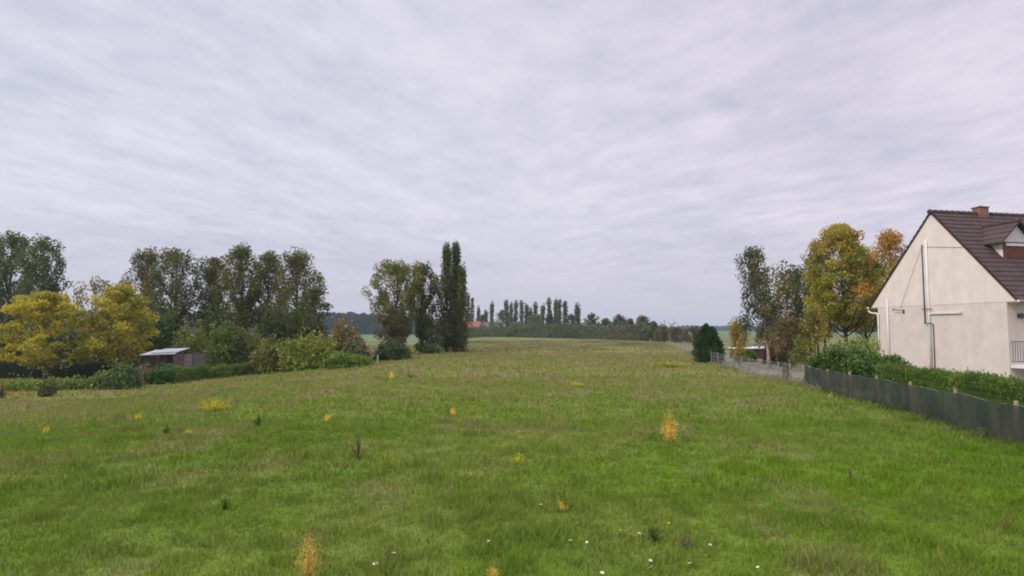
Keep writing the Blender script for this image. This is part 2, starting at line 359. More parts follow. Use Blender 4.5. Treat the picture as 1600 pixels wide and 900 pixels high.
def tree(name, label, base, H, R_, cb=.25, prof='vase', elev=55, ncl=40, nleaf=5000, ls=.2, pal=OLIVE, seed=1, tr=.2,
         rc=.8, st=1.3, group=None, droop=0., bark=(.09, .075, .06), lean=(0, 0), cat='tree', asp=.7, branches=True, color_by_h=None, outer=.35, trunk_top=.93):
    g = np.random.default_rng(seed)
    root = thing(name, label, cat, base, group)
    tz = np.linspace(0, 1, 9); wob = np.cumsum(g.normal(0, .012 * H, (9, 2)), 0) * .35
    TP = np.stack([lean[0] * tz ** 1.3 + wob[:, 0] - wob[0, 0], lean[1] * tz + wob[:, 1] - wob[0, 1], tz * H * trunk_top - .1], 1)
    def tp(z):
        q = np.clip((z + .1) / (H * trunk_top), 0, 1); return np.array([np.interp(q, tz, TP[:, 0]), np.interp(q, tz, TP[:, 1]), q * H * trunk_top - .1])
    tb = MB(); tb.tube(TP, tr * (1.0 - .88 * tz ** .8) * np.where(tz == 0, 1.35, 1), 8, bark); tb.build('trunk', M_bark, root, smooth=True)
    t = (np.arange(ncl) + g.uniform(.1, .9, ncl)) / ncl
    t = t ** .92
    a = np.arange(ncl) * 2.399 + g.normal(0, .35, ncl)
    rr = R_ * PROF[prof](t) * (outer + (1 - outer) * g.random(ncl) ** .55) * g.uniform(.8, 1.12, ncl)
    z = H * (cb + (1 - cb) * t)
    ct = np.array([tp(q) for q in z])
    Cn = np.stack([ct[:, 0] + np.cos(a) * np.maximum(rr - rc * .25, 0), ct[:, 1] + np.sin(a) * np.maximum(rr - rc * .25, 0), np.minimum(z, H - rc * st * .65)], 1)
    bb = MB(); te = math.tan(R(elev)); segs = []
    for q in range(ncl):
        z0 = max(H * cb * .55, Cn[q, 2] - max(rr[q], .2) * te * g.uniform(.7, 1.1)); z0 = min(z0, Cn[q, 2] - .05)
        p0 = tp(z0); p3 = Cn[q]
        m1 = p0 + (p3 - p0) * .45 + np.array([0, 0, -.06 * H * (rr[q] / max(R_, .1))]) * (1 if elev > 40 else -.3)
        s_ = np.linspace(0, 1, 6)[:, None]
        B = (1 - s_) ** 2 * p0 + 2 * s_ * (1 - s_) * m1 + s_ ** 2 * p3
        r0 = tr * .30 * (1 - .6 * t[q])
        bb.tube(B, np.linspace(r0, r0 * .25, 6), 5, bark); segs.append(B)
        for w_ in range(2):
            d = g.normal(0, 1, 3); d[2] = abs(d[2]) * st; d *= rc * .8 / np.linalg.norm(d)
            bb.tube(np.stack([B[3 + w_], p3 + d]), [r0 * .35, r0 * .12], 4, bark)
    if branches: bb.build('branches', M_bark, root)
    # leaves: clumps round the branch ends, some along the branches
    lm = MB(); wgt = rc * (.55 + .75 * g.random(ncl)); per = np.maximum(8, (nleaf * .85 * wgt ** 2 / (wgt ** 2).sum()).astype(int))
    P = []; Cc = []
    cc = palette(pal, ncl, g)
    if color_by_h is not None:
        hi = np.clip((t - color_by_h[1]) / .3 + g.normal(0, .25, ncl), 0, 1)[:, None]; cc = cc * (1 - hi) + palette(color_by_h[0], ncl, g) * hi
    for q in range(ncl):
        n = per[q]; d = g.normal(0, 1, (n, 3)); d /= np.linalg.norm(d, axis=1)[:, None]
        d *= (g.random(n) ** .45)[:, None] * wgt[q] * np.array([1, 1, st]) * .95
        if droop: d[:, 2] -= np.abs(g.normal(0, droop, n)) * (g.random(n) < .6)
        P.append(Cn[q] + d); c = cc[q] * .6 + palette(pal, n, g) * .4
        Cc.append(c * g.uniform(.7, 1.3, (n, 1)))
    n = int(nleaf * .15); ii = g.integers(0, ncl, n); s2 = g.uniform(.45, 1, n)
    SB = np.array(segs); k0 = np.minimum((s2 * 5).astype(int), 4); fr = (s2 * 5 - k0)[:, None]
    P.append(SB[ii, k0] * (1 - fr) + SB[ii, k0 + 1] * fr + g.normal(0, rc * .3, (n, 3))); Cc.append(palette(pal, n, g) * g.uniform(.7, 1.3, (n, 1)))
    P = np.concatenate(P); Cc = np.concatenate(Cc)
    P[:, 2] = np.maximum(P[:, 2], .15)
    if droop:
        lm.leaves(P, ls, Cc, g, asp=.45, dirs=np.tile([0, 0, -1.0], (len(P), 1)))
    else: lm.leaves(P, ls, Cc, g, asp=asp)
    lm.build('crown', M_leaf, root)
    return root

def shrub(name, label, base, L, Wd, H, rz=0, nleaf=3000, ls=.08, pal=GREENH, seed=1, group=None, cat='shrub', box=False, lump=.25, stems=False, core=.80, spiky=0.0, streak=False):
    """bush or clipped hedge: a lumpy leafy body; base = middle of its foot"""
    g = np.random.default_rng(seed)
    root = thing(name, label, cat, base, group, rz)
    nu, nv = 28, 12
    u = np.linspace(0, 2 * np.pi, nu, endpoint=False); v = np.linspace(0, np.pi / 2, nv)
    ex = .35 if box else .9
    sg = lambda x, e_: np.sign(x) * np.abs(x) ** e_
    def surf(U, V, k=1.0):
        x = sg(np.cos(U), ex) * sg(np.cos(V), ex if box else .75); y = sg(np.sin(U), ex) * sg(np.cos(V), ex if box else .75); z = sg(np.sin(V), ex if box else .8)
        m = 1 + lump * (fbm(x * L * .9 + 5 + seed, y * Wd * .9 + z * H * 1.3 + seed * 3.1, seed, 3) - .55) * (.55 if box else 1.3)
        return np.stack([x * L / 2 * (m if not box else 1 + (m - 1) * .3), y * Wd / 2 * m, z * H * (m if not box else m)], -1) * k
    U, V = np.meshgrid(u, v); S = surf(U, V, core).reshape(-1, 3); S[:, 2] = np.maximum(S[:, 2], -.05)
    S[:nu, 2] = -.05
    i = np.arange(nv - 1)[:, None] * nu; j = np.arange(nu)[None]; k = (j + 1) % nu
    mb = MB(); pc = palette(pal, len(S), g)
    mb.add(S, np.stack([i + j, i + k, i + nu + k, i + nu + j], -1).reshape(-1, 4), pc * .8)
    if box:
        x = g.uniform(-1, 1, nleaf) * L / 2; side = g.random(nleaf)
        yy = np.where(side < .36, -1, np.where(side < .6, 1, g.uniform(-1, 1, nleaf))) * Wd / 2; zf = np.where(side < .6, g.random(nleaf), 1.0)
        nz = fbm(x * 1.6 + seed, zf * H * 1.5 + yy * .5, seed, 3) - .5
        nt_ = fbm(x * 1.4 + seed, yy + 3, seed + 5, 3) - .5
        top = H * (1 + lump * nt_ * .9) + (np.abs(g.normal(0, spiky, nleaf)) * (g.random(nleaf) < .3) if spiky else 0)
        P = np.stack([x, yy * (.86 + lump * nz), zf * top], 1)
        P += g.normal(0, .025 + .035 * Wd, (nleaf, 3))
        if spiky:
            sel = zf >= 1; P[sel, 2] += 0
        cl = palette(pal, 400, g)[((np.floor(x * 7 + nt_ * 4)) if streak else (np.floor(x * 3) + 13 * np.floor(zf * 4))).astype(int) % 400]
    else:
        uu = g.uniform(0, 2 * np.pi, nleaf); vv = np.arcsin(g.random(nleaf)); P = surf(uu, vv) * (g.uniform(.78, 1.06, nleaf) ** 1.0)[:, None]
        cl = palette(pal, 400, g)[(np.floor(uu * 4) + 13 * np.floor(vv * 5)).astype(int) % 400]
        if spiky: P[:, 2] += np.abs(g.normal(0, spiky, nleaf)) * (g.random(nleaf) < .25)
    P[:, 2] = np.maximum(P[:, 2], .02)
    C_ = (cl * .6 + palette(pal, nleaf, g) * .4) * g.uniform(.7, 1.35, (nleaf, 1))
    if streak: mb.leaves(P, ls * 1.5, C_, g, asp=.3, dirs=np.tile([0, 0, 1.0], (len(P), 1)) + g.normal(0, .35, (len(P), 3)))
    else: mb.leaves(P, ls, C_, g)
    mb.build('foliage', M_leaf, root)
    if stems:
        sb = MB()
        for q in range(6 if L < 4 else 14):
            x0 = g.uniform(-.38, .38) * L
            sb.tube([[x0, 0, -.05], [x0 + g.normal(0, .05), g.normal(0, .05), H * .45], [x0 + g.normal(0, .15), g.normal(0, .12), H * .8]], [.025, .018, .008], 5, (.08, .06, .04))
        sb.build('stems', M_bark, root)
    return root

# ------------------------------------------------------------------ house
def streaks(m):
    N = m.node_tree.nodes; Lk = m.node_tree.links; p = N['Principled BSDF']; src = p.inputs['Base Color'].links[0].from_socket
    t = N.new('ShaderNodeTexCoord'); mp = N.new('ShaderNodeMapping'); mp.inputs['Scale'].default_value = (3.5, 3.5, .22); Lk.new(t.outputs['Object'], mp.inputs[0])
    n = N.new('ShaderNodeTexNoise'); n.inputs['Scale'].default_value = 1; n.inputs['Detail'].default_value = 6; Lk.new(mp.outputs[0], n.inputs['Vector'])
    mr = N.new('ShaderNodeMapRange'); mr.inputs['From Min'].default_value = .45; mr.inputs['From Max'].default_value = .75; mr.inputs['To Min'].default_value = 1.01; mr.inputs['To Max'].default_value = .97; Lk.new(n.outputs[0], mr.inputs['Value'])
    v = N.new('ShaderNodeVectorMath'); v.operation = 'SCALE'; Lk.new(src, v.inputs[0]); Lk.new(mr.outputs[0], v.inputs['Scale']); Lk.new(v.outputs[0], p.inputs['Base Color'])
HA = np.array([23.2, 30.0, 0]); HR = math.atan2(.207, .978)
WD, LN, EV, RZ = 7.9, 11.5, 3.8, 8.72; RY = WD / 2
M_render = mat('cream_render', attr=True, rough=.92, noise=(1.6, .07), bump=(60, .25, .004), spec=.1)
streaks(M_render)
def roofmat():
    m = bpy.data.materials.new('roof_tiles'); m.use_nodes = True; N = m.node_tree.nodes; Lk = m.node_tree.links; p = N['Principled BSDF']
    t = N.new('ShaderNodeTexCoord'); b = N.new('ShaderNodeTexVoronoi'); mp = N.new('ShaderNodeMapping'); mp.inputs['Scale'].default_value = (4.2, 3.3, 3.3)
    Lk.new(t.outputs['Object'], mp.inputs[0]); Lk.new(mp.outputs[0], b.inputs['Vector']); b.inputs['Scale'].default_value = 1
    r = N.new('ShaderNodeValToRGB'); e = r.color_ramp.elements; e[0].color = (.038, .026, .024, 1); e[1].color = (.098, .060, .051, 1)
    n = N.new('ShaderNodeTexNoise'); n.inputs['Scale'].default_value = 1.3; n.inputs['Detail'].default_value = 6; Lk.new(t.outputs['Object'], n.inputs['Vector'])
    s = N.new('ShaderNodeSeparateColor'); Lk.new(b.outputs['Color'], s.inputs[0])
    a = N.new('ShaderNodeMath'); a.operation = 'MULTIPLY_ADD'; a.inputs[1].default_value = .45; Lk.new(s.outputs[0], a.inputs[0]); 
    a2 = N.new('ShaderNodeMath'); a2.operation = 'MULTIPLY'; a2.inputs[1].default_value = .6; Lk.new(n.outputs[0], a2.inputs[0]); Lk.new(a2.outputs[0], a.inputs[2])
    Lk.new(a.outputs[0], r.inputs[0]); Lk.new(r.outputs[0], p.inputs['Base Color']); p.inputs['Roughness'].default_value = .85
    return m
M_roof = roofmat()
def tiled_slope(mb, x0, x1, pe, pr, th=.05, nc=None, prof='x'):
    """courses of tiles from eave point pe to ridge point pr, extruded from x0 to x1 (local x); each tile has a rolled edge"""
    pe = np.array(pe, float); pr = np.array(pr, float); d = pr - pe; Ls = np.linalg.norm(d); d /= Ls
    nrm = np.array([-d[1], d[0]]) if (-d[1] * 0 + d[0] * 1) > 0 else np.array([d[1], -d[0]])
    if nrm[1] < 0: nrm = -nrm
    nc = nc or max(3, int(Ls / .33)); nx = int((x1 - x0) / .10) + 1
    xs = np.linspace(x0, x1, nx); roll = .018 * np.cos(np.arange(nx) / 2.5 * 2 * np.pi)
    for c in range(nc):
        a = pe + d * Ls * c / nc; b = pe + d * (Ls * (c + 1) / nc + .05 if c < nc - 1 else Ls)
        lo = a[None] + nrm[None] * (th + .035 + roll)[:, None]; hi = b[None] + nrm[None] * (th + roll * .6)[:, None]
        lb = a[None] + nrm[None] * (np.full(nx, .0))[:, None]
        V = np.concatenate([np.column_stack([xs, lb]), np.column_stack([xs, lo]), np.column_stack([xs, hi])])
        ii = np.arange(nx - 1)
        F = np.concatenate([np.stack([ii, ii + 1, ii + nx + 1, ii + nx], 1), np.stack([ii + nx, ii + nx + 1, ii + 2 * nx + 1, ii + 2 * nx], 1)])
        mb.add(V, F)
    # deck under the tiles
    V = []
    for x in (x0 + .01, x1 - .01):
        for P_ in (pe, pr):
            for o in (0.03, -.035): V.append([x, *(P_ + nrm * o)])
    V = np.array(V)
    mb.add(V, np.array([[0, 1, 3, 2], [4, 6, 7, 5], [0, 4, 5, 1], [2, 3, 7, 6], [0, 2, 6, 4], [1, 5, 7, 3]]))
house = thing('house', 'cream rendered house with steep brown tiled roof and dormer beside the garden hedge', 'house', HA, rz=HR)
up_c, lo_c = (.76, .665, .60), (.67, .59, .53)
w = MB()
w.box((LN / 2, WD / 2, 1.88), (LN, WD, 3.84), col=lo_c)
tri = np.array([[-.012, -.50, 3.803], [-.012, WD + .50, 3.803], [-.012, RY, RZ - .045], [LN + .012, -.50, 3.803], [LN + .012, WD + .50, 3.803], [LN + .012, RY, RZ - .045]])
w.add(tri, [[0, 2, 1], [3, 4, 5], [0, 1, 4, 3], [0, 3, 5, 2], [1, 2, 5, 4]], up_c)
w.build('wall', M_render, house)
rf = MB(); sl = (RZ - EV) / RY; ovh = .52
def slope_line(y): return EV + .12 + (RZ - EV - .06) / RY * y
pe = np.array([-.55, 3.80]); pr_ = np.array([RY, RZ])
tiled_slope(rf, -.05, LN + .10, pe, pr_)
tiled_slope(rf, -.05, LN + .10, (WD + .55, 3.80), (RY, RZ))
roof = rf.build('roof', M_roof, house)
rc_ = MB()
for q in range(int((LN + .3) / .36)):
    x = -.12 + q * .36
    rc_.tube([[x, RY, RZ + .07], [x + .30, RY, RZ + .05], [x + .39, RY, RZ + .05]], [.135, .115, .11], 8)
rc_.build('ridge_tile', M_roof, roof, smooth=True)
ch = MB(); M_brick = mat('chimney_brick', attr=True, rough=.9, noise=(9, .25), bump=(30, .5, .01))
ch.box((3.2, RY, RZ + .12), (.55, .5, .55), col=(.27, .14, .10)); chim = ch.build('chimney', M_brick, roof)
cc_ = MB(); cc_.box((3.2, RY, RZ + .415), (.64, .58, .04), col=(.17, .12, .11)); cc_.tube([[3.2, RY, RZ + .43], [3.2, RY, RZ + .50]], .11, 10, (.14, .09, .08)); cc_.build('chimney_cap', M_brick, roof)
# dormer
dm = thing('dormer', None, None, (0, 0, 0)); dm.parent = house
dx0, dx1, dyf, dze, dzr = 1.62, 3.22, 1.44, 6.88, 7.86; dxm = (dx0 + dx1) / 2
def roof_z(y): return 3.80 + (RZ - 3.80) / (RY + .55) * (y + .55) + .05
def roof_y(z): return (z - .05 - 3.80) * (RY + .55) / (RZ - 3.80) - .55
ck = MB()
for x, xi in ((dx0, dx0 + .10), (dx1, dx1 - .10)):
    V = [[xx, yy, z_] for xx in (x, xi) for (yy, z_) in ((dyf, roof_z(dyf) - .1), (dyf, dze), (roof_y(dze) + .1, dze))]
    ck = MB(); ck.add(V, [[0, 1, 2], [3, 5, 4], [0, 3, 4, 1], [1, 4, 5, 2], [0, 2, 5, 3]] if x == dx0 else [[0, 2, 1], [3, 4, 5], [0, 1, 4, 3], [1, 2, 5, 4], [0, 3, 5, 2]], (.82, .79, .77)); ck.build('cheek', M_render, dm)
fr = MB()
V = [[dx0 - .12, dyf - .03, dze], [dx1 + .12, dyf - .03, dze], [dxm, dyf - .03, dzr - .06], [dx0 - .12, dyf + .09, dze], [dx1 + .12, dyf + .09, dze], [dxm, dyf + .09, dzr - .06]]
fr.add(V, [[0, 1, 2], [3, 5, 4], [0, 3, 4, 1], [1, 4, 5, 2], [0, 2, 5, 3]], (.70, .68, .68)); fr.build('pediment', M_render, dm)
wf = MB(); wc = (.16, .055, .045)
wf.box((dx0 + .09, dyf + .0, (5.45 + dze) / 2), (.17, .12, dze - 5.45), col=wc); wf.box((dx1 - .09, dyf + .0, (5.45 + dze) / 2), (.17, .12, dze - 5.45), col=wc)
wf.box((dxm, dyf + .0, dze - .035), (1.26, .115, .05), col=wc); wf.box((dxm, dyf - .01, 5.49), (1.26, .16, .07), col=(.45, .42, .42)); wfo = wf.build('window_frame', M_paint, dm)
lt = MB(); lt.box((dxm, dyf - .01, dze - .135), (1.26, .10, .13), col=(.75, .74, .74)); lt.build('shutter_box', M_paint, dm)
sh = MB()
for q in range(22): sh.box((dxm, dyf + .03, 5.555 + q * .053), (1.255, .03, .047), col=(.21, .072, .052), rx=.12)
sh.build('roller_shutter', M_paint, dm)
dr = MB()
def dslope(sgn):
    xe = dxm + sgn * (dxm - dx0 + .36); ze = dze - .12 ; x_r = dxm; zr = dzr
    nc = 4; n_ = np.array([sgn * (zr - ze), abs(xe - x_r)]); n_ = n_ / np.linalg.norm(n_)
    for c in range(nc):
        t0, t1 = c / nc, min(1, (c + 1) / nc + .05)
        for (xa, za), (xb, zb) in [((xe + (x_r - xe) * t0, ze + (zr - ze) * t0), (xe + (x_r - xe) * t1, ze + (zr - ze) * t1))]:
            ya, yb = roof_y(za) + .12, roof_y(zb) + .12; y0 = dyf - .30
            a0 = (xa + n_[0] * .075, za + n_[1] * .075); b0 = (xb + n_[0] * .045, zb + n_[1] * .045)
            V = [[xa, y0, za], [a0[0], y0, a0[1]], [b0[0], y0, b0[1]], [xb, y0, zb], [xa, ya, za], [a0[0], ya, a0[1]], [b0[0], yb, b0[1]], [xb, yb, zb]]
            F = [[0, 1, 2, 3], [4, 7, 6, 5], [0, 4, 5, 1], [1, 5, 6, 2], [0, 3, 7, 4], [2, 6, 7, 3]]
            dr.add(V, F)
dslope(-1); dslope(1)
for q in range(6):
    y = dyf - .32 + q * .36; dr.tube([[dxm, y, dzr + .07], [dxm, y + .38, dzr + .05]], [.12, .10], 8)
dr.build('dormer_roof', M_roof, dm)
# pipes and cables on the gable
def pipe(nm, pts, r, m, parent=house): b = MB(); b.tube(pts, r, 8); return b.build(nm, m, parent, smooth=True)
pipe('conduit', [[-.06, 4.30, 7.35], [-.06, 4.28, 3.4], [-.06, 4.25, .3]], .06, M_plastic)
pipe('cable_pipe', [[-.05, 4.58, 7.08], [-.05, 4.56, 2.84]], .028, M_dark)
pipe('cable_pipe', [[-.135, 4.55, 2.84], [-.135, 4.02, 2.82]], .024, M_dark)
pipe('cable_pipe', [[-.05, 4.06, 2.80], [-.05, 4.06, .3]], .024, M_dark)
pipe('cable_pipe', [[-.135, 4.68, 3.60], [-.135, 3.98, 3.58]], .02, M_dark)
b = MB(); b.box((-.06, 3.27, 3.36), (.10, 1.86, .085)); b.build('cable_duct', M_plastic, house)
pipe('vent_pipe', [[-.06, 7.12, 4.32], [-.06, 7.10, .2]], .055, M_plastic)
b = MB(); b.tube([[-.02, 6.0, 3.56], [-.16, 6.0, 3.58], [-.2, 6.5, 3.63]], .022, 6); b.box((-.015, 6.0, 3.5), (.03, .1, .22)); b.box((-.2, 6.53, 3.63), (.05, .06, .09)); b.build('wall_hook', M_dark, house)
pipe('cable', [[-.025, 4.5, 6.95], [-.03, 2.9, 6.74], [-.025, 1.28, 6.52]], .009, M_dark)
pipe('cable', [[-.03, 4.62, 6.95], [-.022, 5.5, 5.2], [-.02, 6.2, 3.72]], .006, M_dark)
def gutter(y, z):
    b = MB(); a = np.linspace(np.pi, 2 * np.pi, 9); xs = (-.12, LN + .12)
    V = [[x, y + np.cos(t) * rr_, z + np.sin(t) * rr_] for x in xs for rr_ in (.085, .078) for t in a]
    n = 9; F = [[i, i + 1, 2 * n + i + 1, 2 * n + i] for i in range(n - 1)] + [[n + i + 1, n + i, 3 * n + i, 3 * n + i + 1] for i in range(n - 1)]
    F += [list(range(n)), list(range(2 * n, 3 * n))[::-1]]
    b.add(V, F); return b.build('gutter', M_plastic, house, smooth=True)
gutter(-.66, 3.86); gutter(WD + .66, 3.84)
pipe('downpipe', [[-.09, WD + .62, 3.76], [-.09, WD + .62, 3.58], [-.09, WD + .40, 3.48], [-.09, WD + .02, 3.46], [-.09, WD - .09, 3.36], [-.09, WD - .09, 0]], .048, M_plastic)
sf = MB(); sf.box((LN / 2, -.30, 3.755), (LN, .54, .05), col=(.35, .25, .2)); sf.build('soffit', M_paint, house); sf = MB(); sf.box((LN / 2, WD + .30, 3.755), (LN, .54, .05), col=(.35, .25, .2)); sf.build('soffit', M_paint, house)
# balcony, rail, wall lamp, windows on the front
bl = MB(); bl.box((LN / 2 + .0, -.58, .80), (LN - .04, 1.12, .16), col=(.78, .77, .76)); bl.build('balcony', M_render, house)
rl = MB(); rl.box((.09, -1.05, 1.43), (.05, .05, 1.1)); 
for zb in (1.02, 1.95): rl.box((LN / 2, -1.05, zb), (LN - .2, .035, .035))
for q in range(90):
    x = .2 + q * .125; rl.tube([[x, -1.05, 1.03], [x - .03, -1.07, 1.3], [x + .03, -1.03, 1.65], [x, -1.05, 1.94]], .009, 4)
for zb in (1.02, 1.95): rl.box((.09, -.53, zb), (.03, 1.0, .03))
for q in range(8): rl.box((.09, -.95 + q * .12, 1.48), (.016, .016, .92))
rl.build('balcony_rail', M_dark, house)
lp = MB(); lp.box((.62, -.03, 3.15), (.1, .06, .2)); lp.tube([[.62, -.05, 3.2], [.62, -.17, 3.23]], .018, 6); lp.tube([[.62, -.18, 3.0], [.62, -.18, 3.08], [.62, -.18, 3.22], [.62, -.18, 3.28]], [.05, .075, .09, .02], 8); lp.build('wall_lamp', M_dark, house)
M_glass = mat('window_glass', (.03, .035, .04), rough=.08, spec=.6)
for xc in (2.6, 6.3):
    wd_ = MB()
    for sx in (-1, 1): wd_.box((xc + sx * .62, -.02, 1.98), (.1, .1, 2.1), col=wc)
    wd_.box((xc, -.02, 3.08), (1.34, .1, .1), col=wc); wd_.box((xc, -.02, 1.98), (.07, .1, 2.08), col=wc); wo_ = wd_.build('window', M_paint, house)
    gl_ = MB(); gl_.box((xc, -.006, 1.96), (1.14, .02, 2.12)); gl_.build('pane', M_glass, wo_)

# ------------------------------------------------------------------ windbreak and fences
def netmat():
    m = bpy.data.materials.new('windbreak_net'); m.use_nodes = True; N = m.node_tree.nodes; Lk = m.node_tree.links; p = N['Principled BSDF']; out = N['Material Output']
    t = N.new('ShaderNodeTexCoord'); mp = N.new('ShaderNodeMapping'); mp.inputs['Scale'].default_value = (1.0, 1.0, .25); Lk.new(t.outputs['Object'], mp.inputs[0])
    n = N.new('ShaderNodeTexNoise'); n.inputs['Scale'].default_value = 2.6; n.inputs['Detail'].default_value = 5; Lk.new(mp.outputs[0], n.inputs['Vector'])
    r = N.new('ShaderNodeValToRGB'); e = r.color_ramp.elements; e[0].position = .36; e[1].position = .66; e[0].color = (.024, .038, .042, 1); e[1].color = (.078, .076, .050, 1)
    Lk.new(n.outputs[0], r.inputs[0]); Lk.new(r.outputs[0], p.inputs['Base Color']); p.inputs['Roughness'].default_value = .6
    tr = N.new('ShaderNodeBsdfTransparent'); mx = N.new('ShaderNodeMixShader')
    mr = N.new('ShaderNodeMapRange'); mr.inputs['From Min'].default_value = .3; mr.inputs['From Max'].default_value = .7; mr.inputs['To Min'].default_value = .76; mr.inputs['To Max'].default_value = .95
    n2 = N.new('ShaderNodeTexNoise'); n2.inputs['Scale'].default_value = 1.1; n2.inputs['Detail'].default_value = 3; mp2 = N.new('ShaderNodeMapping'); mp2.inputs['Scale'].default_value = (2.2, 2.2, .3)
    Lk.new(t.outputs['Object'], mp2.inputs[0]); Lk.new(mp2.outputs[0], n2.inputs['Vector']); Lk.new(n2.outputs[0], mr.inputs['Value']); Lk.new(mr.outputs[0], mx.inputs[0])
    Lk.new(tr.outputs[0], mx.inputs[1]); Lk.new(p.outputs[0], mx.inputs[2]); Lk.new(mx.outputs[0], out.inputs[0])
    return m
M_net = netmat()
fx1 = lambda Y: .14 * Y + 8.88
wb = thing('windbreak_fence', 'low dark green windbreak net stretched along posts in front of the clipped hedge', 'fence', (fx1(18), 18, 0))
nb = MB(); ys = np.arange(6.5, 28.05, .06); zs = np.linspace(0, 1, 9); g = np.random.default_rng(3)
xs = fx1(ys)
fold = .13 * (fbm(ys * 2.6, ys * 0, 5, 3) - .5) * 2
post_y = np.array([28.0, 25.8, 23.5, 21.2, 18.9, 16.5, 14.1, 11.8, 9.5, 7.2])
sag = .045 * np.array([min(abs(post_y - y)) for y in ys]) / 1.15
V = []
for z_ in zs:
    top = .93 - sag * 1.3 + .04 * (fbm(ys * 1.6, ys * 0 + 2, 6, 3) - .5)
    V.append(np.stack([xs + fold * np.sin(np.pi * (.15 + .7 * z_)) - .02 + .05 * (1 - z_), ys, terr(xs, ys) + top * z_ - .02], 1))
V = np.concatenate(V); n = len(ys); i = np.arange(8)[:, None] * n; j = np.arange(n - 1)[None]
nb.add(V - np.array([fx1(18), 18, 0]), np.stack([i + j, i + j + 1, i + n + j + 1, i + n + j], -1).reshape(-1, 4))
nb.build('netting', M_net, wb, smooth=True)
for y in post_y:
    pb = MB(); x = fx1(y) + .14 - fx1(18); zt = float(terr(fx1(y), y)); pb.tube([[x, y - 18, zt - .1], [x, y - 18, zt + .5], [x + .01, y - 18, zt + (.975 if y < 25 else .92)]], .045, 8, (.38, .30, .17)); pb.build('post', M_wood, wb)
w2 = MB(); w2.tube([[fx1(y) + .03 - fx1(18), y - 18, float(terr(fx1(y), y)) + .90 - (.0 if k % 2 else .04)] for k, y in enumerate(np.arange(28, 6.4, -1.1))], .006, 4, (.2, .2, .2)); w2.build('wire', M_paint, wb)

def meshmat(name, col, dens, sx, sz):
    m = bpy.data.materials.new(name); m.use_nodes = True; N = m.node_tree.nodes; Lk = m.node_tree.links; p = N['Principled BSDF']; out = N['Material Output']
    n = N.new('ShaderNodeTexNoise'); n.inputs['Scale'].default_value = 2; t = N.new('ShaderNodeTexCoord'); Lk.new(t.outputs['Object'], n.inputs['Vector'])
    mr = N.new('ShaderNodeMapRange'); mr.inputs['From Min'].default_value = .3; mr.inputs['From Max'].default_value = .7; mr.inputs['To Min'].default_value = dens * .8; mr.inputs['To Max'].default_value = dens * 1.2
    Lk.new(n.outputs[0], mr.inputs['Value'])
    p.inputs['Base Color'].default_value = (*col, 1); p.inputs['Roughness'].default_value = .7
    tr = N.new('ShaderNodeBsdfTransparent'); mx = N.new('ShaderNodeMixShader'); Lk.new(mr.outputs[0], mx.inputs[0])
    Lk.new(tr.outputs[0], mx.inputs[1]); Lk.new(p.outputs[0], mx.inputs[2]); Lk.new(mx.outputs[0], out.inputs[0]); return m
M_mesh = meshmat('fine_wire_mesh', (.24, .24, .27), .24, 1, 1)
M_mesh2 = meshmat('thin_wire_mesh', (.30, .30, .30), .13, 1, 1)
def post_fence(name, label, pts, h, pr=.035, pc=(.36, .32, .28), mesh=None, wires=3, jit=.0, seed=1, wirecol=(.3, .3, .3), wr=.006):
    g = np.random.default_rng(seed); o = np.array(pts[len(pts) // 2], float); root = thing(name, label, 'fence', o)
    P = [np.array(p, float) - o for p in pts]
    for p in P:
        b = MB(); b.tube([p - [0, 0, .1], p + [g.normal(0, jit), 0, h * g.uniform(1.0, 1.06)]], pr, 6, pc); b.build('post', M_wood, root)
    b = MB()
    for k in range(wires):
        zq = h * (.12 + .83 * k / max(1, wires - 1)); b.tube([p + [0, 0, zq] for p in P], wr, 4, wirecol)
    b.build('wire', M_paint, root)
    if mesh:
        b = MB(); n = len(P); V = np.concatenate([np.array([p + [0, 0, .02] for p in P]), np.array([p + [0, 0, h * .96] for p in P])])
        j = np.arange(n - 1); b.add(V, np.stack([j, j + 1, n + j + 1, n + j], 1)); b.build('mesh_panel', mesh, root)
    return root
def fp(Y): x = .0947 * Y + 10.15; return [x, Y, float(terr(x, Y))]
post_fence('wire_fence', 'see-through wire fence on pale wooden posts just beyond the end of the dark net', [fp(y) for y in (28.3, 30.1, 31.8, 33.6, 35.2)], .92, .035, (.30, .26, .20), M_mesh2, 4)
post_fence('garden_fence', 'grey close-meshed garden fence on thin posts in front of the birch', [fp(y) for y in (35.25, 37, 38.8, 40.7, 43.1, 45, 47.1)], .88, .034, (.22, .20, .19), M_mesh, 4)
def fp2(Y): x = 14.7 + (Y - 47.6) * .19; return [x, Y, float(terr(x, Y))]
post_fence('field_fence', 'low grey mesh fence running away into the field left of the conifer', [fp2(y) for y in (47.6, 52, 57, 62, 67, 72, 78, 84)], .95, .04, (.24, .22, .23), M_mesh, 3)

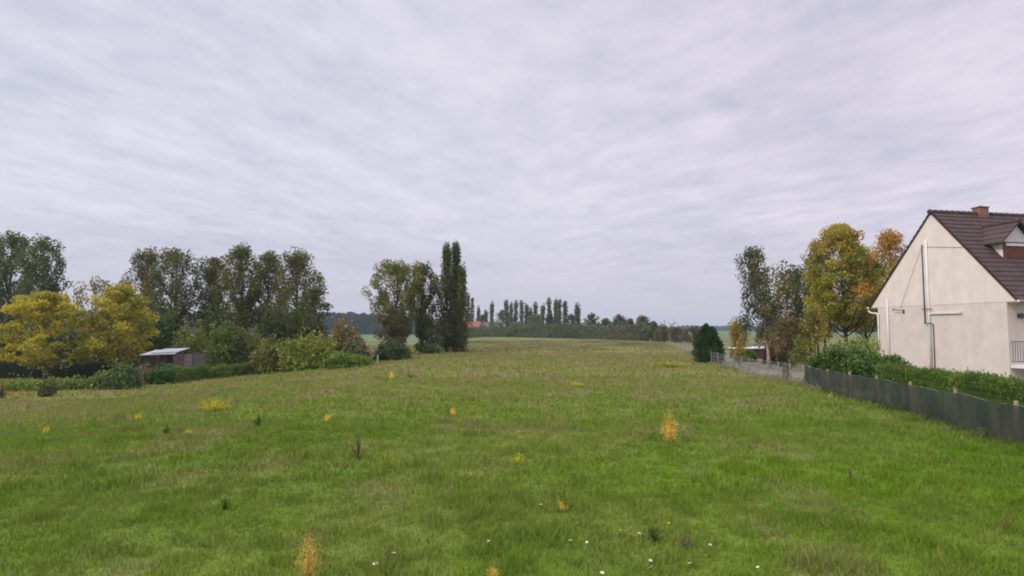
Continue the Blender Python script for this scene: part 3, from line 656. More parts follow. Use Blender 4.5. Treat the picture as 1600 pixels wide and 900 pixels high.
# ------------------------------------------------------------------ hedges and shrubs on the right
hx = lambda Y: fx1(Y) + 1.0
hz_ = math.atan2(1, .14) 
def hedge_seg(label, ya, yb, H, Wd, seed, pal, n, spiky, grp=None, ls=.055):
    ym = (ya + yb) / 2; return shrub('hedge', label, (hx(ym), ym, 0), abs(yb - ya) * 1.01, Wd, H, rz=hz_, nleaf=n, ls=ls, pal=pal, seed=seed, cat='hedge', box=True, lump=.16, spiky=spiky, core=.90, streak=True)
HEDGE_P = [(.050, .088, .013, 3), (.070, .115, .016, 3), (.025, .048, .011, 3), (.11, .15, .022, 1)]
hedge_seg('bright green clipped hedge with feathery top running in front of the cream house wall', 6, 22.6, 1.20, .62, 4, HEDGE_P, 52000, .06)
def rshrub(label, px, Y, Wx, H, seed, pal, n=3600, ls=.13, name='laurel_shrub', **k):
    b_ = GX(px, Y); return shrub(name, label, b_, Wx, Wx * .85, H, nleaf=n, ls=ls, pal=pal, seed=seed, lump=.6, core=.74, **k)
LAUR = [(.032, .068, .014, 3), (.050, .095, .018, 3), (.085, .14, .028, 1.5), (.018, .036, .011, 3)]
rshrub('glossy green laurel shrub at the far end of the dark net, beside the wire fence', 1287, 28.5, 2.0, 1.55, 11, LAUR)
rshrub('laurel shrub with pale leaves, second from the wire fence', 1325, 28.2, 2.2, 1.70, 12, [(.05, .09, .018, 3), (.085, .12, .03, 2), (.03, .055, .015, 2), (.20, .19, .11, .7)])
rshrub('dark green laurel shrub against the left corner of the house gable', 1368, 27.2, 2.5, 1.50, 13, LAUR)
rshrub('lime green upright shrub rising behind the laurels', 1325, 32, 3.0, 2.05, 14, [(.11, .14, .028, 3), (.08, .11, .022, 2), (.15, .16, .04, 1)], spiky=.15)
rshrub('small dark green shrub pressed between the laurels and the clipped hedge', 1392, 25.8, 1.5, 1.38, 15, [(.03, .07, .015, 2), (.05, .10, .02, 2)])

# conifer at the fence corner
def conifer(label, base, H, Rr, seed):
    root = thing('conifer', label, 'tree', base); g = np.random.default_rng(seed)
    tb = MB(); tb.tube([[0, 0, -.1], [0, 0, H * .5], [.02, 0, H * .95]], [.12, .08, .02], 8, (.08, .06, .045)); tb.build('trunk', M_bark, root)
    n = 9000; t = g.random(n) ** .85; a = g.uniform(0, 2 * np.pi, n)
    prof = np.sin(np.pi * np.clip(.20 + .78 * t, 0, 1)) ** .62 * 1.12
    lump = .38 + 1.25 * (fbm(a * 1.9, t * 4.0 + seed, seed, 3))
    r_ = Rr * prof * lump * (1 + .28 * (fbm(a * 5, t * 14, seed + 9, 2) - .5) * 2) * g.uniform(.55, 1.05, n) ** .6
    P = np.stack([np.cos(a) * r_, np.sin(a) * r_, .05 + t * H * (.84 + .26 * fbm(a * 1.3, a * 0 + 2, seed + 4, 2))], 1); d = np.stack([np.cos(a) * .5, np.sin(a) * .5, np.ones(n)], 1)
    C_ = palette([(.020, .050, .016, 3), (.035, .070, .020, 2), (.015, .035, .014, 2)], n, g) * g.uniform(.7, 1.3, (n, 1))
    mb = MB(); mb.leaves(P, .17, C_, g, asp=.45, dirs=d); mb.build('crown', M_leaf, root)
b_ = GX(1106, 48.5); conifer('dense dark green conical conifer at the far end of the grey mesh fence', b_, hgt(b_, 509), .95, 3)

# low hut with pale roof, bushes round it
hb = GX(1170, 56); hut = thing('garden_hut', 'low dark red hut with a pale flat roof behind the grey mesh fence', 'hut', hb)
b = MB(); b.box((0, 0, .38), (2.9, 1.8, .9), col=(.10, .04, .05)); b.build('wall', M_paint, hut)
b = MB(); b.box((0, 0, .90), (3.1, 2.0, .08), col=(.78, .78, .80)); b.box((.9, 0, .97), (.9, 1.6, .06), col=(.7, .7, .72)); b.build('roof', M_paint, hut)
b = MB(); b.box((-1.2, -.92, .4), (.35, .04, .75), col=(.28, .28, .38)); b.build('door', M_paint, hut)
def nshrub(label, px, Y, wpx, ytop, seed, pal, n=1500, ls=None, name='garden_shrub', base_y=None, **k):
    b_ = GX(px, Y) if base_y is None else G(px, base_y)
    Wx = wpx / f * b_[1]; return shrub(name, label, b_, Wx, max(Wx * .7, .5), hgt(b_, ytop), nleaf=n, ls=ls or .0028 * b_[1], pal=pal, seed=seed, **k)
MAROON = [(.09, .03, .04, 3), (.05, .03, .03, 2), (.06, .05, .03, 1)]
nshrub('dark maroon shrub right of the low hut, behind the mesh fence', 1200, 47, 22, 541, 21, MAROON)
nshrub('low green shrub in front of the low dark red hut', 1165, 50, 34, 546, 22, GREENH)
nshrub('near-black green shrub right of the birch trunk', 1226, 44, 30, 538, 23, DARKP)
nshrub('small grey green shrub on the lawn behind the wire fence', 1226, 33, 12, 566, 24, [(.08, .09, .06, 2), (.05, .06, .04, 1)], 700)

# trees on the right
def T(name, label, px, Y, ytop, halfpx, **k):
    b_ = GX(px, Y); return tree(name, label, b_, hgt(b_, ytop), halfpx / f * Y, **k)
BIRCH = [(.050, .062, .030, 3), (.075, .080, .035, 2), (.035, .045, .026, 2), (.16, .13, .03, .6), (.09, .06, .04, .8)]
T('birch_tree', 'slender birch with drooping dark leaves, left of the maples', 1200, 42, 386, 37, cb=.22, prof='birch', elev=35, ncl=46, nleaf=7500, ls=.17, pal=BIRCH, seed=31, tr=.13, rc=.50, st=1.1, droop=.42, bark=(.42, .38, .36), lean=(-1.1, 0), outer=.3)
T('small_tree', 'small tree turning yellow below the birch on its left side', 1153, 45, 500, 17, cb=.25, prof='dome', ncl=14, nleaf=1500, ls=.15, pal=[(.20, .15, .03, 3), (.12, .12, .03, 2), (.30, .20, .03, 1)], seed=32, tr=.05, rc=.4)
T('bushy_tree', 'dark green bushy tree between the birch and the tall maple', 1248, 50, 416, 54, cb=.20, prof='round', elev=50, ncl=44, nleaf=8000, ls=.2, pal=[(.06, .075, .022, 3), (.10, .09, .03, 2), (.05, .055, .02, 2), (.14, .09, .035, 1)], seed=33, tr=.15, rc=.85)
T('ornamental_tree', 'small reddish brown tree with spreading branches in front of the bushy tree', 1232, 40, 492, 26, cb=.30, prof='dome', elev=30, ncl=20, nleaf=2600, ls=.14, pal=[(.11, .065, .04, 3), (.085, .07, .035, 3), (.15, .10, .035, 1)], seed=34, tr=.07, rc=.5, asp=.6)
T('small_tree', 'small yellowing tree with low crown just right of the birch trunk', 1254, 38, 528, 24, cb=.30, prof='dome', elev=35, ncl=14, nleaf=1700, ls=.13, pal=[(.19, .15, .03, 2), (.12, .12, .03, 3), (.07, .09, .025, 2)], seed=35, tr=.06, rc=.38)
T('slim_tree', 'slim grey green tree whose top leans out left of the maple crown', 1276, 47, 385, 26, cb=.30, prof='vase', ncl=26, nleaf=3600, ls=.17, pal=BIRCH, seed=36, tr=.11, rc=.6, droop=.2)
T('maple_tree', 'tall maple with orange tipped crown, largest of the right-hand trees', 1321, 43, 353, 70, cb=.31, prof='dome', elev=42, ncl=84, nleaf=18000, ls=.17, pal=MAPLE, seed=37, tr=.17, rc=.62, st=.8, color_by_h=(ORANGE, .66), bark=(.06, .045, .045))
T('maple_tree', 'second maple with thin dark trunk standing behind the tallest one', 1288, 49, 440, 34, cb=.34, prof='round', ncl=26, nleaf=4500, ls=.18, pal=MAPLE, seed=38, tr=.12, rc=.7, st=.8, bark=(.06, .045, .045))
T('maple_tree', 'green and gold maple touching the left edge of the house', 1352, 46, 408, 46, cb=.35, prof='dome', ncl=34, nleaf=6500, ls=.17, pal=MAPLE, seed=39, tr=.13, rc=.75, st=.8, bark=(.06, .045, .045))
T('maple_tree', 'bright orange maple rising behind the house roof slope', 1396, 52, 364, 46, cb=.25, prof='dome', ncl=44, nleaf=9000, ls=.18, pal=ORANGE, seed=40, tr=.15, rc=.85, st=.8, bark=(.06, .045, .045))
T('young_tree', 'thin young tree with an orange flush in front of the tall maple', 1272, 39, 478, 20, cb=.5, prof='dome', ncl=14, nleaf=1600, ls=.14, pal=[(.20, .11, .04, 1), (.16, .15, .03, 3), (.10, .11, .03, 2)], seed=41, tr=.06, rc=.42, bark=(.06, .045, .045))

# ------------------------------------------------------------------ trees on the left
gp = 'broad poplars behind the left-hand garden'
LP = [  # px, Y, ytop, half px, label
 (-28, 62, 362, 34, 'grey green poplar cut by the left edge of the picture'),
 (14, 60, 366, 36, 'grey green poplar standing behind the yellow tree at the left edge'),
 (64, 58, 373, 31, 'airy poplar with sky showing through, right of the one at the picture edge'),
 (226, 64, 391, 30, 'leftmost poplar of the middle grove, just right of the yellow trees'),
 (272, 62, 389, 36, 'broad olive poplar above the white-roofed shelter'),
 (328, 65, 401, 24, 'lowest and narrowest poplar of the middle grove'),
 (375, 62, 384, 33, 'tallest poplar of the middle grove'),
 (418, 65, 394, 27, 'poplar between the tallest one and the grove\'s right-hand tree'),
 (466, 62, 393, 36, 'right-hand poplar of the middle grove with a branch reaching right')]
for q, (px, Y, yt, hp, lb) in enumerate(LP):
    T('poplar_tree', lb, px, Y, yt, hp * 1.42, cb=.20, prof='vase', elev=58, ncl=92, nleaf=9500, ls=.20, pal=OLIVE if q > 2 else [(.075, .09, .04, 3), (.055, .07, .03, 3), (.10, .10, .04, 1)], seed=50 + q, tr=.24, rc=.60, st=1.35, group=gp, outer=.30)
T('small_tree', 'dark tree with layered branches at the right end of the middle grove', 492, 57, 448, 25, cb=.18, prof='dome', elev=10, ncl=24, nleaf=3600, ls=.19, pal=DARKP, seed=61, tr=.14, rc=.65, st=.55)
T('yellow_tree', 'staked young tree with spreading golden crown at the left edge', 74, 44.5, 457, 88, cb=.22, prof='dome', elev=24, ncl=90, nleaf=13000, ls=.19, pal=YELLOW, seed=62, tr=.085, rc=.55, st=.55, bark=(.20, .17, .12), outer=.15)
T('yellow_tree', 'golden tree with a few brown twigs on top, left of the shelter', 186, 46, 446, 64, cb=.22, prof='dome', elev=34, ncl=76, nleaf=9500, ls=.19, pal=[(.30, .245, .025, 3), (.20, .18, .028, 3), (.11, .12, .03, 3), (.26, .17, .03, .7)], seed=63, tr=.085, rc=.62, st=.7, bark=(.16, .12, .09), outer=.15)
T('thin_tree', 'sparse brownish tree top showing between the two golden trees', 150, 52, 436, 42, cb=.30, prof='vase', ncl=26, nleaf=2200, ls=.18, pal=[(.15, .12, .04, 2), (.10, .09, .04, 2), (.10, .07, .05, 1)], seed=64, tr=.12, rc=.55, bark=(.11, .08, .07))
# stakes of the young tree
for sx, lb in ((-.95, 'slanting pale stake propping the golden tree from the left'), (.75, 'slanting pale stake propping the golden tree from the right')):
    t0 = GX(68, 44.5); s0 = thing('tree_stake', lb, 'stake', t0 + [sx, 0, 0], 'stakes of the golden tree'); b = MB()
    b.tube([[0, 0, -.1], [-sx * .45, -.05, 1.0 - .1], [-sx * .9, -.08, 1.9]], .03, 6, (.22, .19, .14)); b.build('pole', M_wood, s0)

# understory bushes of the grove (each a thing)
US = [  # px, Y, half width px, top, palette, label
 (190, 58, 34, 500, DARKP, 'dark green bush behind the golden trees'),
 (245, 56, 34, 478, [(.035, .06, .02, 3), (.05, .08, .02, 2)], 'tall dark green bush behind the shelter'),
 (300, 55, 32, 508, [(.12, .13, .04, 3), (.08, .10, .03, 2)], 'greyish yellow-green bush right of the shelter'),
 (345, 58, 34, 470, DARKP, 'dark tall bush under the narrow poplar'),
 (352, 53, 27, 512, [(.085, .115, .025, 3), (.06, .085, .02, 2)], 'fresh green bush under the middle grove'),
 (392, 54, 26, 520, [(.08, .11, .03, 2), (.10, .09, .04, 2)], 'mixed green and brown bush in the middle of the grove'),
 (432, 57, 34, 462, DARKP, 'very dark bush beneath the right-hand poplars'),
 (476, 56, 34, 480, DARKP, 'dark bush beneath the right end of the grove'),
 (425, 51, 24, 532, [(.12, .12, .03, 2), (.08, .10, .03, 2)], 'low olive bush at the foot of the grove'),
 (482, 50, 42, 527, [(.15, .17, .03, 3), (.11, .13, .025, 2), (.08, .09, .03, 1)], 'wide yellow-green bush right of the middle grove'),
 (515, 53, 20, 531, [(.13, .09, .05, 2), (.09, .09, .03, 2)], 'brownish low bush beside the yellow-green one'),
 (541, 54, 25, 503, [(.10, .065, .03, 3), (.07, .08, .025, 3), (.26, .14, .03, 1)], 'rusty rounded shrub standing alone before the forest'),
 (557, 50, 18, 533, [(.10, .08, .05, 2), (.07, .08, .03, 1)], 'brown low thicket right of the rusty shrub'),
 (20, 53, 40, 505, DARKP, 'dark bush filling the space below the left edge poplars'),
 (100, 55, 44, 498, [(.05, .07, .02, 2), (.07, .09, .03, 1)], 'dark green bush behind the staked golden tree')]
for q, (px, Y, hp, yt, pl, lb) in enumerate(US):
    b_ = GX(px, Y); shrub('bush', lb, b_, 2 * hp / f * Y, 2.6, hgt(b_, yt), nleaf=2400, ls=.24, pal=pl, seed=70 + q, group='bushes under the grove', lump=.75, core=.66, spiky=.25)
# very dark hedge at the back of the left garden
def line_hedge(name, label, pa, pb, H, Wd, seed, pal, n, ls, **k):
    pa, pb = np.array(pa), np.array(pb); m = (pa + pb) / 2; d = pb - pa
    m[2] = min(float(terr(pa[0], pa[1])), float(terr(pb[0], pb[1])), float(terr(m[0], m[1])))
    return shrub(name, label, m, float(np.hypot(d[0], d[1])) * 1.02, Wd, H, rz=math.atan2(d[1], d[0]), nleaf=n, ls=ls, pal=pal, seed=seed, cat='hedge', box=True, core=.86, **k)
pa, pb = GX(-60, 49), GX(206, 49); line_hedge('hedge', 'near-black clipped hedge behind the two golden trees', pa, pb, hgt(pb, 560), 1.2, 90, [(.010, .016, .008, 3), (.016, .022, .010, 2)], 9000, .10, lump=.1)

# loose shrubs and low hedge along the edge of the field, left to right
ES = [ # px, base y, half px, top y, palette, label
 (72, 619, 13, 602, [(.07, .075, .03, 3), (.10, .10, .03, 1)], 'small dark shrub at the field edge below the golden tree'),
 (40, 610, 30, 600, [(.10, .15, .02, 3), (.13, .18, .03, 2), (.06, .08, .02, 1)], 'low bright green vegetable row left of the small dark shrub'),
 (118, 608, 34, 598, [(.08, .12, .02, 3), (.11, .14, .03, 2), (.05, .07, .02, 1)], 'low bright green vegetable row right of the small dark shrub'),
 (165, 607, 24, 582, [(.09, .12, .035, 3), (.12, .15, .04, 2), (.14, .11, .06, 1), (.04, .06, .02, 1)], 'loose tall-leaved shrub left of the shelter'),
 (196, 607, 24, 573, [(.05, .09, .035, 3), (.08, .11, .035, 2), (.03, .04, .02, 1)], 'darker bluish green shrub in front of the shelter'),
 (222, 600, 20, 576, [(.11, .08, .05, 3), (.08, .09, .04, 2)], 'brownish seedy shrub before the shelter roof'),
 (248, 600, 20, 578, [(.035, .07, .02, 3), (.05, .09, .02, 2)], 'dark green shrub below the shelter opening')]
for q, (px, by, hp, yt, pl, lb) in enumerate(ES):
    b_ = G(px, by); L = 2 * hp / f * b_[1]
    shrub('field_edge_shrub', lb, b_, L, min(L, 1.6), hgt(b_, yt), nleaf=2000, ls=.17, pal=pl, seed=100 + q, lump=.95, core=.62, group='shrubs along the field edge', spiky=.22)
HS = [(268, 322, 598, 592, 575, 'dark green stretch of low hedge below the shelter panels', [(.05, .085, .02, 2), (.08, .12, .025, 2)]),
      (318, 372, 593, 587, 573, 'mid green stretch of low hedge right of the shelter', [(.08, .12, .02, 2), (.11, .15, .03, 2), (.04, .06, .02, 1)]),
      (368, 415, 588, 583, 570, 'dark stretch of low hedge near its middle', [(.05, .08, .02, 3), (.08, .11, .025, 2)]),
      (418, 450, 584, 579, 562, 'tallest and darkest clump in the low hedge', [(.03, .065, .02, 3), (.045, .08, .02, 2)]),
      (450, 512, 580, 575, 566, 'light green stretch of low hedge before its right end', [(.08, .15, .02, 3), (.11, .18, .03, 2)])]
for q, (xa, xb, ya, yb, yt, lb, pl) in enumerate(HS):
    pa, pb = G(xa, ya), G(xb, yb); line_hedge('hedge', lb, pa, pb, max(.3, (hgt(pa, yt) + hgt(pb, yt - 2)) / 2), .9, 120 + q, pl, 2400, .11, lump=.5, spiky=.06)
RS = [(540, 575, 34, 553, [(.09, .125, .02, 3), (.06, .09, .02, 2)], 'rounded bright green shrub ending the low hedge'),
      (612, 563, 26, 538, [(.035, .055, .02, 3), (.055, .08, .022, 3), (.025, .035, .015, 2)], 'dense dark green rounded bush left of the tall poplars'),
      (672, 553, 13, 540, [(.05, .08, .03, 2), (.04, .06, .02, 2)], 'small dark shrub at the foot of the tall poplars')]
for q, (px, by, hp, yt, pl, lb) in enumerate(RS):
    b_ = G(px, by); L = 2 * hp / f * b_[1]
    shrub('round_shrub', lb, b_, L, L * .8, hgt(b_, yt), nleaf=3000, ls=.19, pal=pl, seed=130 + q, lump=.75, core=.68, spiky=.1)
# garden fences of thin stakes on the left
def FG(xs_, ya, yb): 
    return [G(x, ya + (yb - ya) * i_ / (len(xs_) - 1)) for i_, x in enumerate(xs_)]
post_fence('stake_fence', 'line of thin grey stakes and wire behind the low hedge', [GX(x, 54 + i_ * .1) for i_, x in enumerate(range(322, 470, 12))], 1.15, .03, (.22, .20, .20), None, 3, .03, 5)
post_fence('stake_fence', 'short run of grey stakes beside the rounded bright green shrub', [GX(x, 54 + i_ * .1) for i_, x in enumerate(range(488, 585, 12))], .9, .03, (.20, .17, .17), None, 3, .03, 6)
b_ = G(590, 570); mk = thing('marker_post', 'short pale post at the corner before the dark rounded bush', 'post', b_); b = MB(); b.tube([[0, 0, -.1], [0, 0, .5], [0, 0, .75]], .045, 8, (.45, .42, .36)); b.build('post', M_wood, mk)

# shelter with corrugated roof
sb = GX(268, 50); she = thing('garden_shelter', 'open lean-to shelter with pale corrugated roof and weathered plank sides', 'shelter', sb)
hS = hgt(sb, 551)
def corr(mb, x0, x1, y0, y1, z0, z1, col):
    n = int((x1 - x0) / .05); xs_ = np.linspace(x0, x1, n); dz = .025 * np.sin(np.arange(n) * 1.4)
    V = np.concatenate([np.column_stack([xs_, np.full(n, y0), z0 + (xs_ - x0) * .04 + dz]), np.column_stack([xs_, np.full(n, y1), z1 + (xs_ - x0) * .04 + dz]), np.column_stack([xs_, np.full(n, y0), z0 + (xs_ - x0) * .04 + dz - .03]), np.column_stack([xs_, np.full(n, y1), z1 + (xs_ - x0) * .04 + dz - .03])])
    j = np.arange(n - 1); F = np.concatenate([np.stack([j, j + 1, n + j + 1, n + j], 1), np.stack([2 * n + j, 3 * n + j, 3 * n + j + 1, 2 * n + j + 1], 1), np.stack([j, 2 * n + j, 2 * n + j + 1, j + 1], 1)])
    mb.add(V, F, col)
b = MB(); corr(b, -1.9, .85, -.9, 1.4, hS - .16, hS + .16, (.50, .50, .53)); corr(b, -1.2, .9, -.5, 1.5, hS + .0, hS + .25, (.45, .46, .50)); b.build('roof', M_paint, she)
b = MB()
for q, (xa, xb, c_) in enumerate(((.72, 1.50, (.17, .115, .12)), (1.54, 2.15, (.24, .20, .20)))):
    k_ = int((xb - xa) / .13)
    for s_ in range(k_): b.box((xa + (s_ + .5) * (xb - xa) / k_, -.8, hS * .48), ((xb - xa) / k_ - .012, .04, hS * .96 + (.04 * (s_ % 2))), col=c_)
    b.build('side_panel', M_wood, she); b = MB()
b.box((2.18, .3, hS * .47), (.04, 2.0, hS * .94), col=(.18, .15, .14)); b.build('end_panel', M_wood, she)
b = MB()
for x, y_ in ((-1.8, -.78), (-.9, -.78), (.1, -.78), (.68, -.78), (-1.8, 1.4), (2.1, 1.4)): b = MB(); b.box((x, y_, hS * .46), (.09, .09, hS * .92), col=(.12, .09, .07)); b.build('post', M_wood, she)
b = MB(); b.box((.18, 1.3, hS * .48), (3.9, .05, hS * .94), col=(.10, .07, .055)); b.build('back_panel', M_wood, she)
b = MB(); b.box((-1.35, -.72, hS * .45), (.85, .04, hS * .8), col=(.13, .10, .075)); b.build('front_panel', M_wood, she)
for zf_ in (.55, .22): b = MB(); b.box((.39, -.45, hS * zf_), (.55, .5, .05), col=(.45, .45, .47)); b.build('shelf', M_wood, she)

# centre group
T('poplar_tree', 'broad rounded poplar with open crown left of the tall pointed poplars', 622, 70, 410, 60, cb=.22, prof='vase', elev=54, ncl=100, nleaf=9500, ls=.22, pal=[(.13, .135, .03, 3), (.10, .105, .026, 3), (.06, .07, .02, 2), (.15, .12, .03, 1)], seed=140, tr=.24, rc=.62, st=1.3)
T('poplar_tree', 'narrower rounded poplar between the broad one and the pointed ones', 660, 72, 413, 34, cb=.20, prof='vase', elev=65, ncl=44, nleaf=6000, ls=.24, pal=OLIVE, seed=141, tr=.2, rc=.6, st=1.5)
T('small_tree', 'low brown-green tree under the broad rounded poplar', 618, 68, 486, 33, cb=.12, prof='dome', ncl=26, nleaf=4200, ls=.22, pal=[(.085, .07, .03, 3), (.06, .065, .022, 3)], seed=142, tr=.12, rc=.8, st=.8)
T('small_tree', 'low brown-green tree at the foot of the narrower rounded poplar', 668, 70, 495, 24, cb=.10, prof='dome', ncl=20, nleaf=3200, ls=.22, pal=DARKP, seed=143, tr=.12, rc=.75, st=.8)
LOMB = [(.055, .068, .022, 3), (.075, .080, .026, 3), (.095, .085, .030, 1.5), (.034, .046, .018, 2)]
for q, (px, Y, yt, hp, lb) in enumerate(((698, 71.5, 384, 18, 'left and bushier of the two tallest pointed poplars'), (712, 72.5, 380, 14, 'right and slimmer of the two tallest pointed poplars'), (723, 71, 417, 11, 'shorter pointed poplar hugging the right side of the tallest pair'))):
    T('pointed_poplar', lb, px, Y, yt, hp * 1.25, cb=.05, prof='column', elev=74, ncl=80, nleaf=8500 if q < 2 else 4500, ls=.20, pal=LOMB, seed=150 + q, tr=.2, rc=.50, st=2.3, group='pointed poplars in the centre', outer=.15)

# ------------------------------------------------------------------ far tree row and farm
def edge_y(px): return np.interp(px, [720, 860, 960, 1010, 1100], [525, 527, 529.5, 531, 536])
fp_ = [ # px, top, half px, dist factor, label
 (731, 459, 5, 1.0, 'tall far pointed poplar nearest the right side of the big central pair'),
 (738, 463, 4, 1.0, 'far pointed poplar behind the left end of the red roof'),
 (748, 478, 4, 1.03, 'short far poplar above the red roof'),
 (760, 485, 4, 1.03, 'lowest far poplar above the gap between the two farm roofs'),
 (769, 473, 4, 1.03, 'lone far poplar above the grey farm roof'),
 (791, 470, 4.5, 1.05, 'first poplar of the far cluster, right of the rounded olive tree'),
 (799, 473, 3, 1.05, 'thin far poplar just behind the first of the cluster'),
 (806, 470, 3.5, 1.05, 'third poplar of the far cluster, above the russet bush'),
 (815, 471, 5, 1.05, 'broadest poplar of the far cluster'),
 (823, 475, 3, 1.05, 'thin poplar at the right end of the far cluster'),
 (829, 482, 3, 1.05, 'short thin far poplar in the dip of the far row'),
 (837, 473, 5, 1.05, 'far poplar above the light green rounded tree'),
 (847, 477, 3.5, 1.05, 'small far poplar left of the tall trio'),
 (858, 467, 5, 1.0, 'tallest poplar of the far row, left in the tall trio'),
 (868, 468, 4, 1.0, 'middle poplar of the tall far trio'),
 (874.5, 468, 2.6, 1.0, 'very thin poplar hugging the middle one of the far trio'),
 (882, 469, 4, 1.0, 'open-crowned poplar closing the tall far trio on the right'),
 (903, 474, 4, .98, 'isolated far poplar right of the tall trio')]
for q, (px, yt, hp, df, lb) in enumerate(fp_):
    Y = 2500 / (edge_y(px) - 515 + .0) * .98; Y = min(Y, 250) * df
    T('far_poplar', lb, px, Y, yt, hp * .9, cb=.10, prof='column', elev=80, ncl=24, nleaf=900, ls=.55, pal=FAR, seed=200 + q, tr=.2, rc=.85, st=2.2, group='pointed poplars of the far row', branches=False)
fr_ = [ # px, top, half px, dist factor, base palette, label
 (785, 484, 15, .99, [(.085, .095, .035, 3), (.06, .075, .03, 2)], 'rounded olive far tree right of the farm roofs'),
 (755, 492, 9, 1.04, FAR, 'low dark far tree behind the farm roofs'),
 (733, 490, 10, 1.04, FAR, 'dark far tree behind the red roof'),
 (805, 503, 13, .97, [(.10, .11, .04, 3), (.07, .08, .03, 2)], 'low light olive far tree above the russet bush'),
 (838, 492, 18, .98, [(.075, .09, .035, 3), (.06, .075, .03, 2)], 'light green broad far tree below the short poplars'),
 (858, 490, 11, .97, FAR, 'dark far tree at the foot of the tall trio'),
 (872, 506, 14, .98, FAR, 'low far tree between the trio and the dome-shaped tree'),
 (893, 492, 17, .96, FAR, 'dome-shaped dark far tree left of the isolated poplar'),
 (925, 490, 17, .96, [(.05, .07, .03, 3), (.04, .055, .025, 2)], 'peaked green far tree right of the isolated poplar'),
 (946, 497, 13, .96, FAR, 'small dark far tree between the peaked one and the flat-topped one'),
 (968, 493, 16, .96, [(.07, .065, .04, 2), (.045, .05, .03, 3)], 'flat-topped far tree with a brownish crown'),
 (985, 499, 10, .98, FAR, 'narrow dark far tree between the two flat-topped ones'),
 (1003, 494, 17, .95, [(.05, .055, .03, 3), (.08, .065, .04, 1)], 'spreading flat-topped far tree left of the bare tree'),
 (1021, 503, 12, .95, FAR, 'smaller dark far tree touching the left side of the bare tree'),
 (1036, 509, 17, .95, [(.07, .075, .04, 2), (.09, .07, .045, 1)], 'low grey-brown far bushy tree under the bare tree'),
 (1057, 511, 19, .95, [(.07, .065, .04, 2), (.10, .075, .05, 1)], 'brownish far bushy tree right of the bare tree'),
 (1083, 511, 20, .95, [(.05, .045, .03, 2), (.07, .05, .035, 1)], 'dark brown far bushy tree left of the conifer')]
for q, (px, yt, hp, df, pl, lb) in enumerate(fr_):
    Y = 2500 / (edge_y(px) - 515) * df; Y = min(Y, 246)
    T('far_tree', lb, px, Y, yt, hp, cb=.06 if px < 940 else .10, prof='dome', elev=40, ncl=34, nleaf=1700, ls=.0026 * Y, pal=pl, seed=240 + q, tr=.25, rc=hp / f * Y * .34, st=.9, group='rounded trees of the far row', branches=False)
def far_hedge(label, xa, xb, yt, seed, pal, df=.94):
    Ya = 2500 / (edge_y(xa) - 515) * df; Yb = 2500 / (edge_y(xb) - 515) * df
    pa, pb = GX(xa, min(Ya, 236)), GX(xb, min(Yb, 236)); line_hedge('far_hedge', label, pa, pb, hgt(pa, yt), 3, seed, pal, 2600, .5, lump=1.0)
far_hedge('dark far hedge in front of the farm roofs', 712, 800, 514, 280, FAR)
far_hedge('dark far hedge at the foot of the tall trio', 806, 905, 510, 281, FAR)
far_hedge('dark far hedge below the flat-topped trees', 898, 1020, 511, 282, FAR)
b_ = GX(800, 222); shrub('far_shrub', 'russet rounded bush at the end of the far hedge', b_, 4.6, 3, hgt(b_, 513), nleaf=500, ls=.45, pal=[(.15, .07, .04, 3), (.10, .06, .035, 1)], seed=285)
# bare tree
def bare(label, base, H, Rr, seed):
    root = thing('bare_tree', label, 'tree', base); g = np.random.default_rng(seed); b = MB(); tb = MB()
    tb.tube([[0, 0, -.2], [0, 0, H * .3]], [.25, .2], 8, (.10, .08, .08)); tb.build('trunk', M_bark, root)
    def grow(p, d, L, r, k):
        n = 5; pts = [p]; q = p.copy(); dd = d.copy()
        for _ in range(n):
            dd = dd + g.normal(0, .10, 3) + np.array([0, 0, -.07 if k > 1 else -.03]); dd /= np.linalg.norm(dd); q = q + dd * L / n; pts.append(q.copy())
        b.tube(pts, np.linspace(r, r * .5, n + 1), 4, (.12, .09, .09))
        if k < 3:
            for _ in range(3):
                e = dd + g.normal(0, .45, 3); e /= np.linalg.norm(e); grow(pts[g.integers(2, n + 1)], e, L * .6, r * .55, k + 1)
    for q in range(11):
        a = q / 11 * 2 * np.pi; d = np.array([math.cos(a) * .9, math.sin(a) * .6, g.uniform(.6, 1.3)]); d /= np.linalg.norm(d)
        grow(np.array([0, 0, H * .28]), d, Rr * .75, .09, 1)
    b.build('branches', M_bark, root)
b_ = GX(1040, 152); bare('leafless tree with arching bare branches at the right end of the far row', b_, hgt(b_, 498), 20 / f * 152, 9)
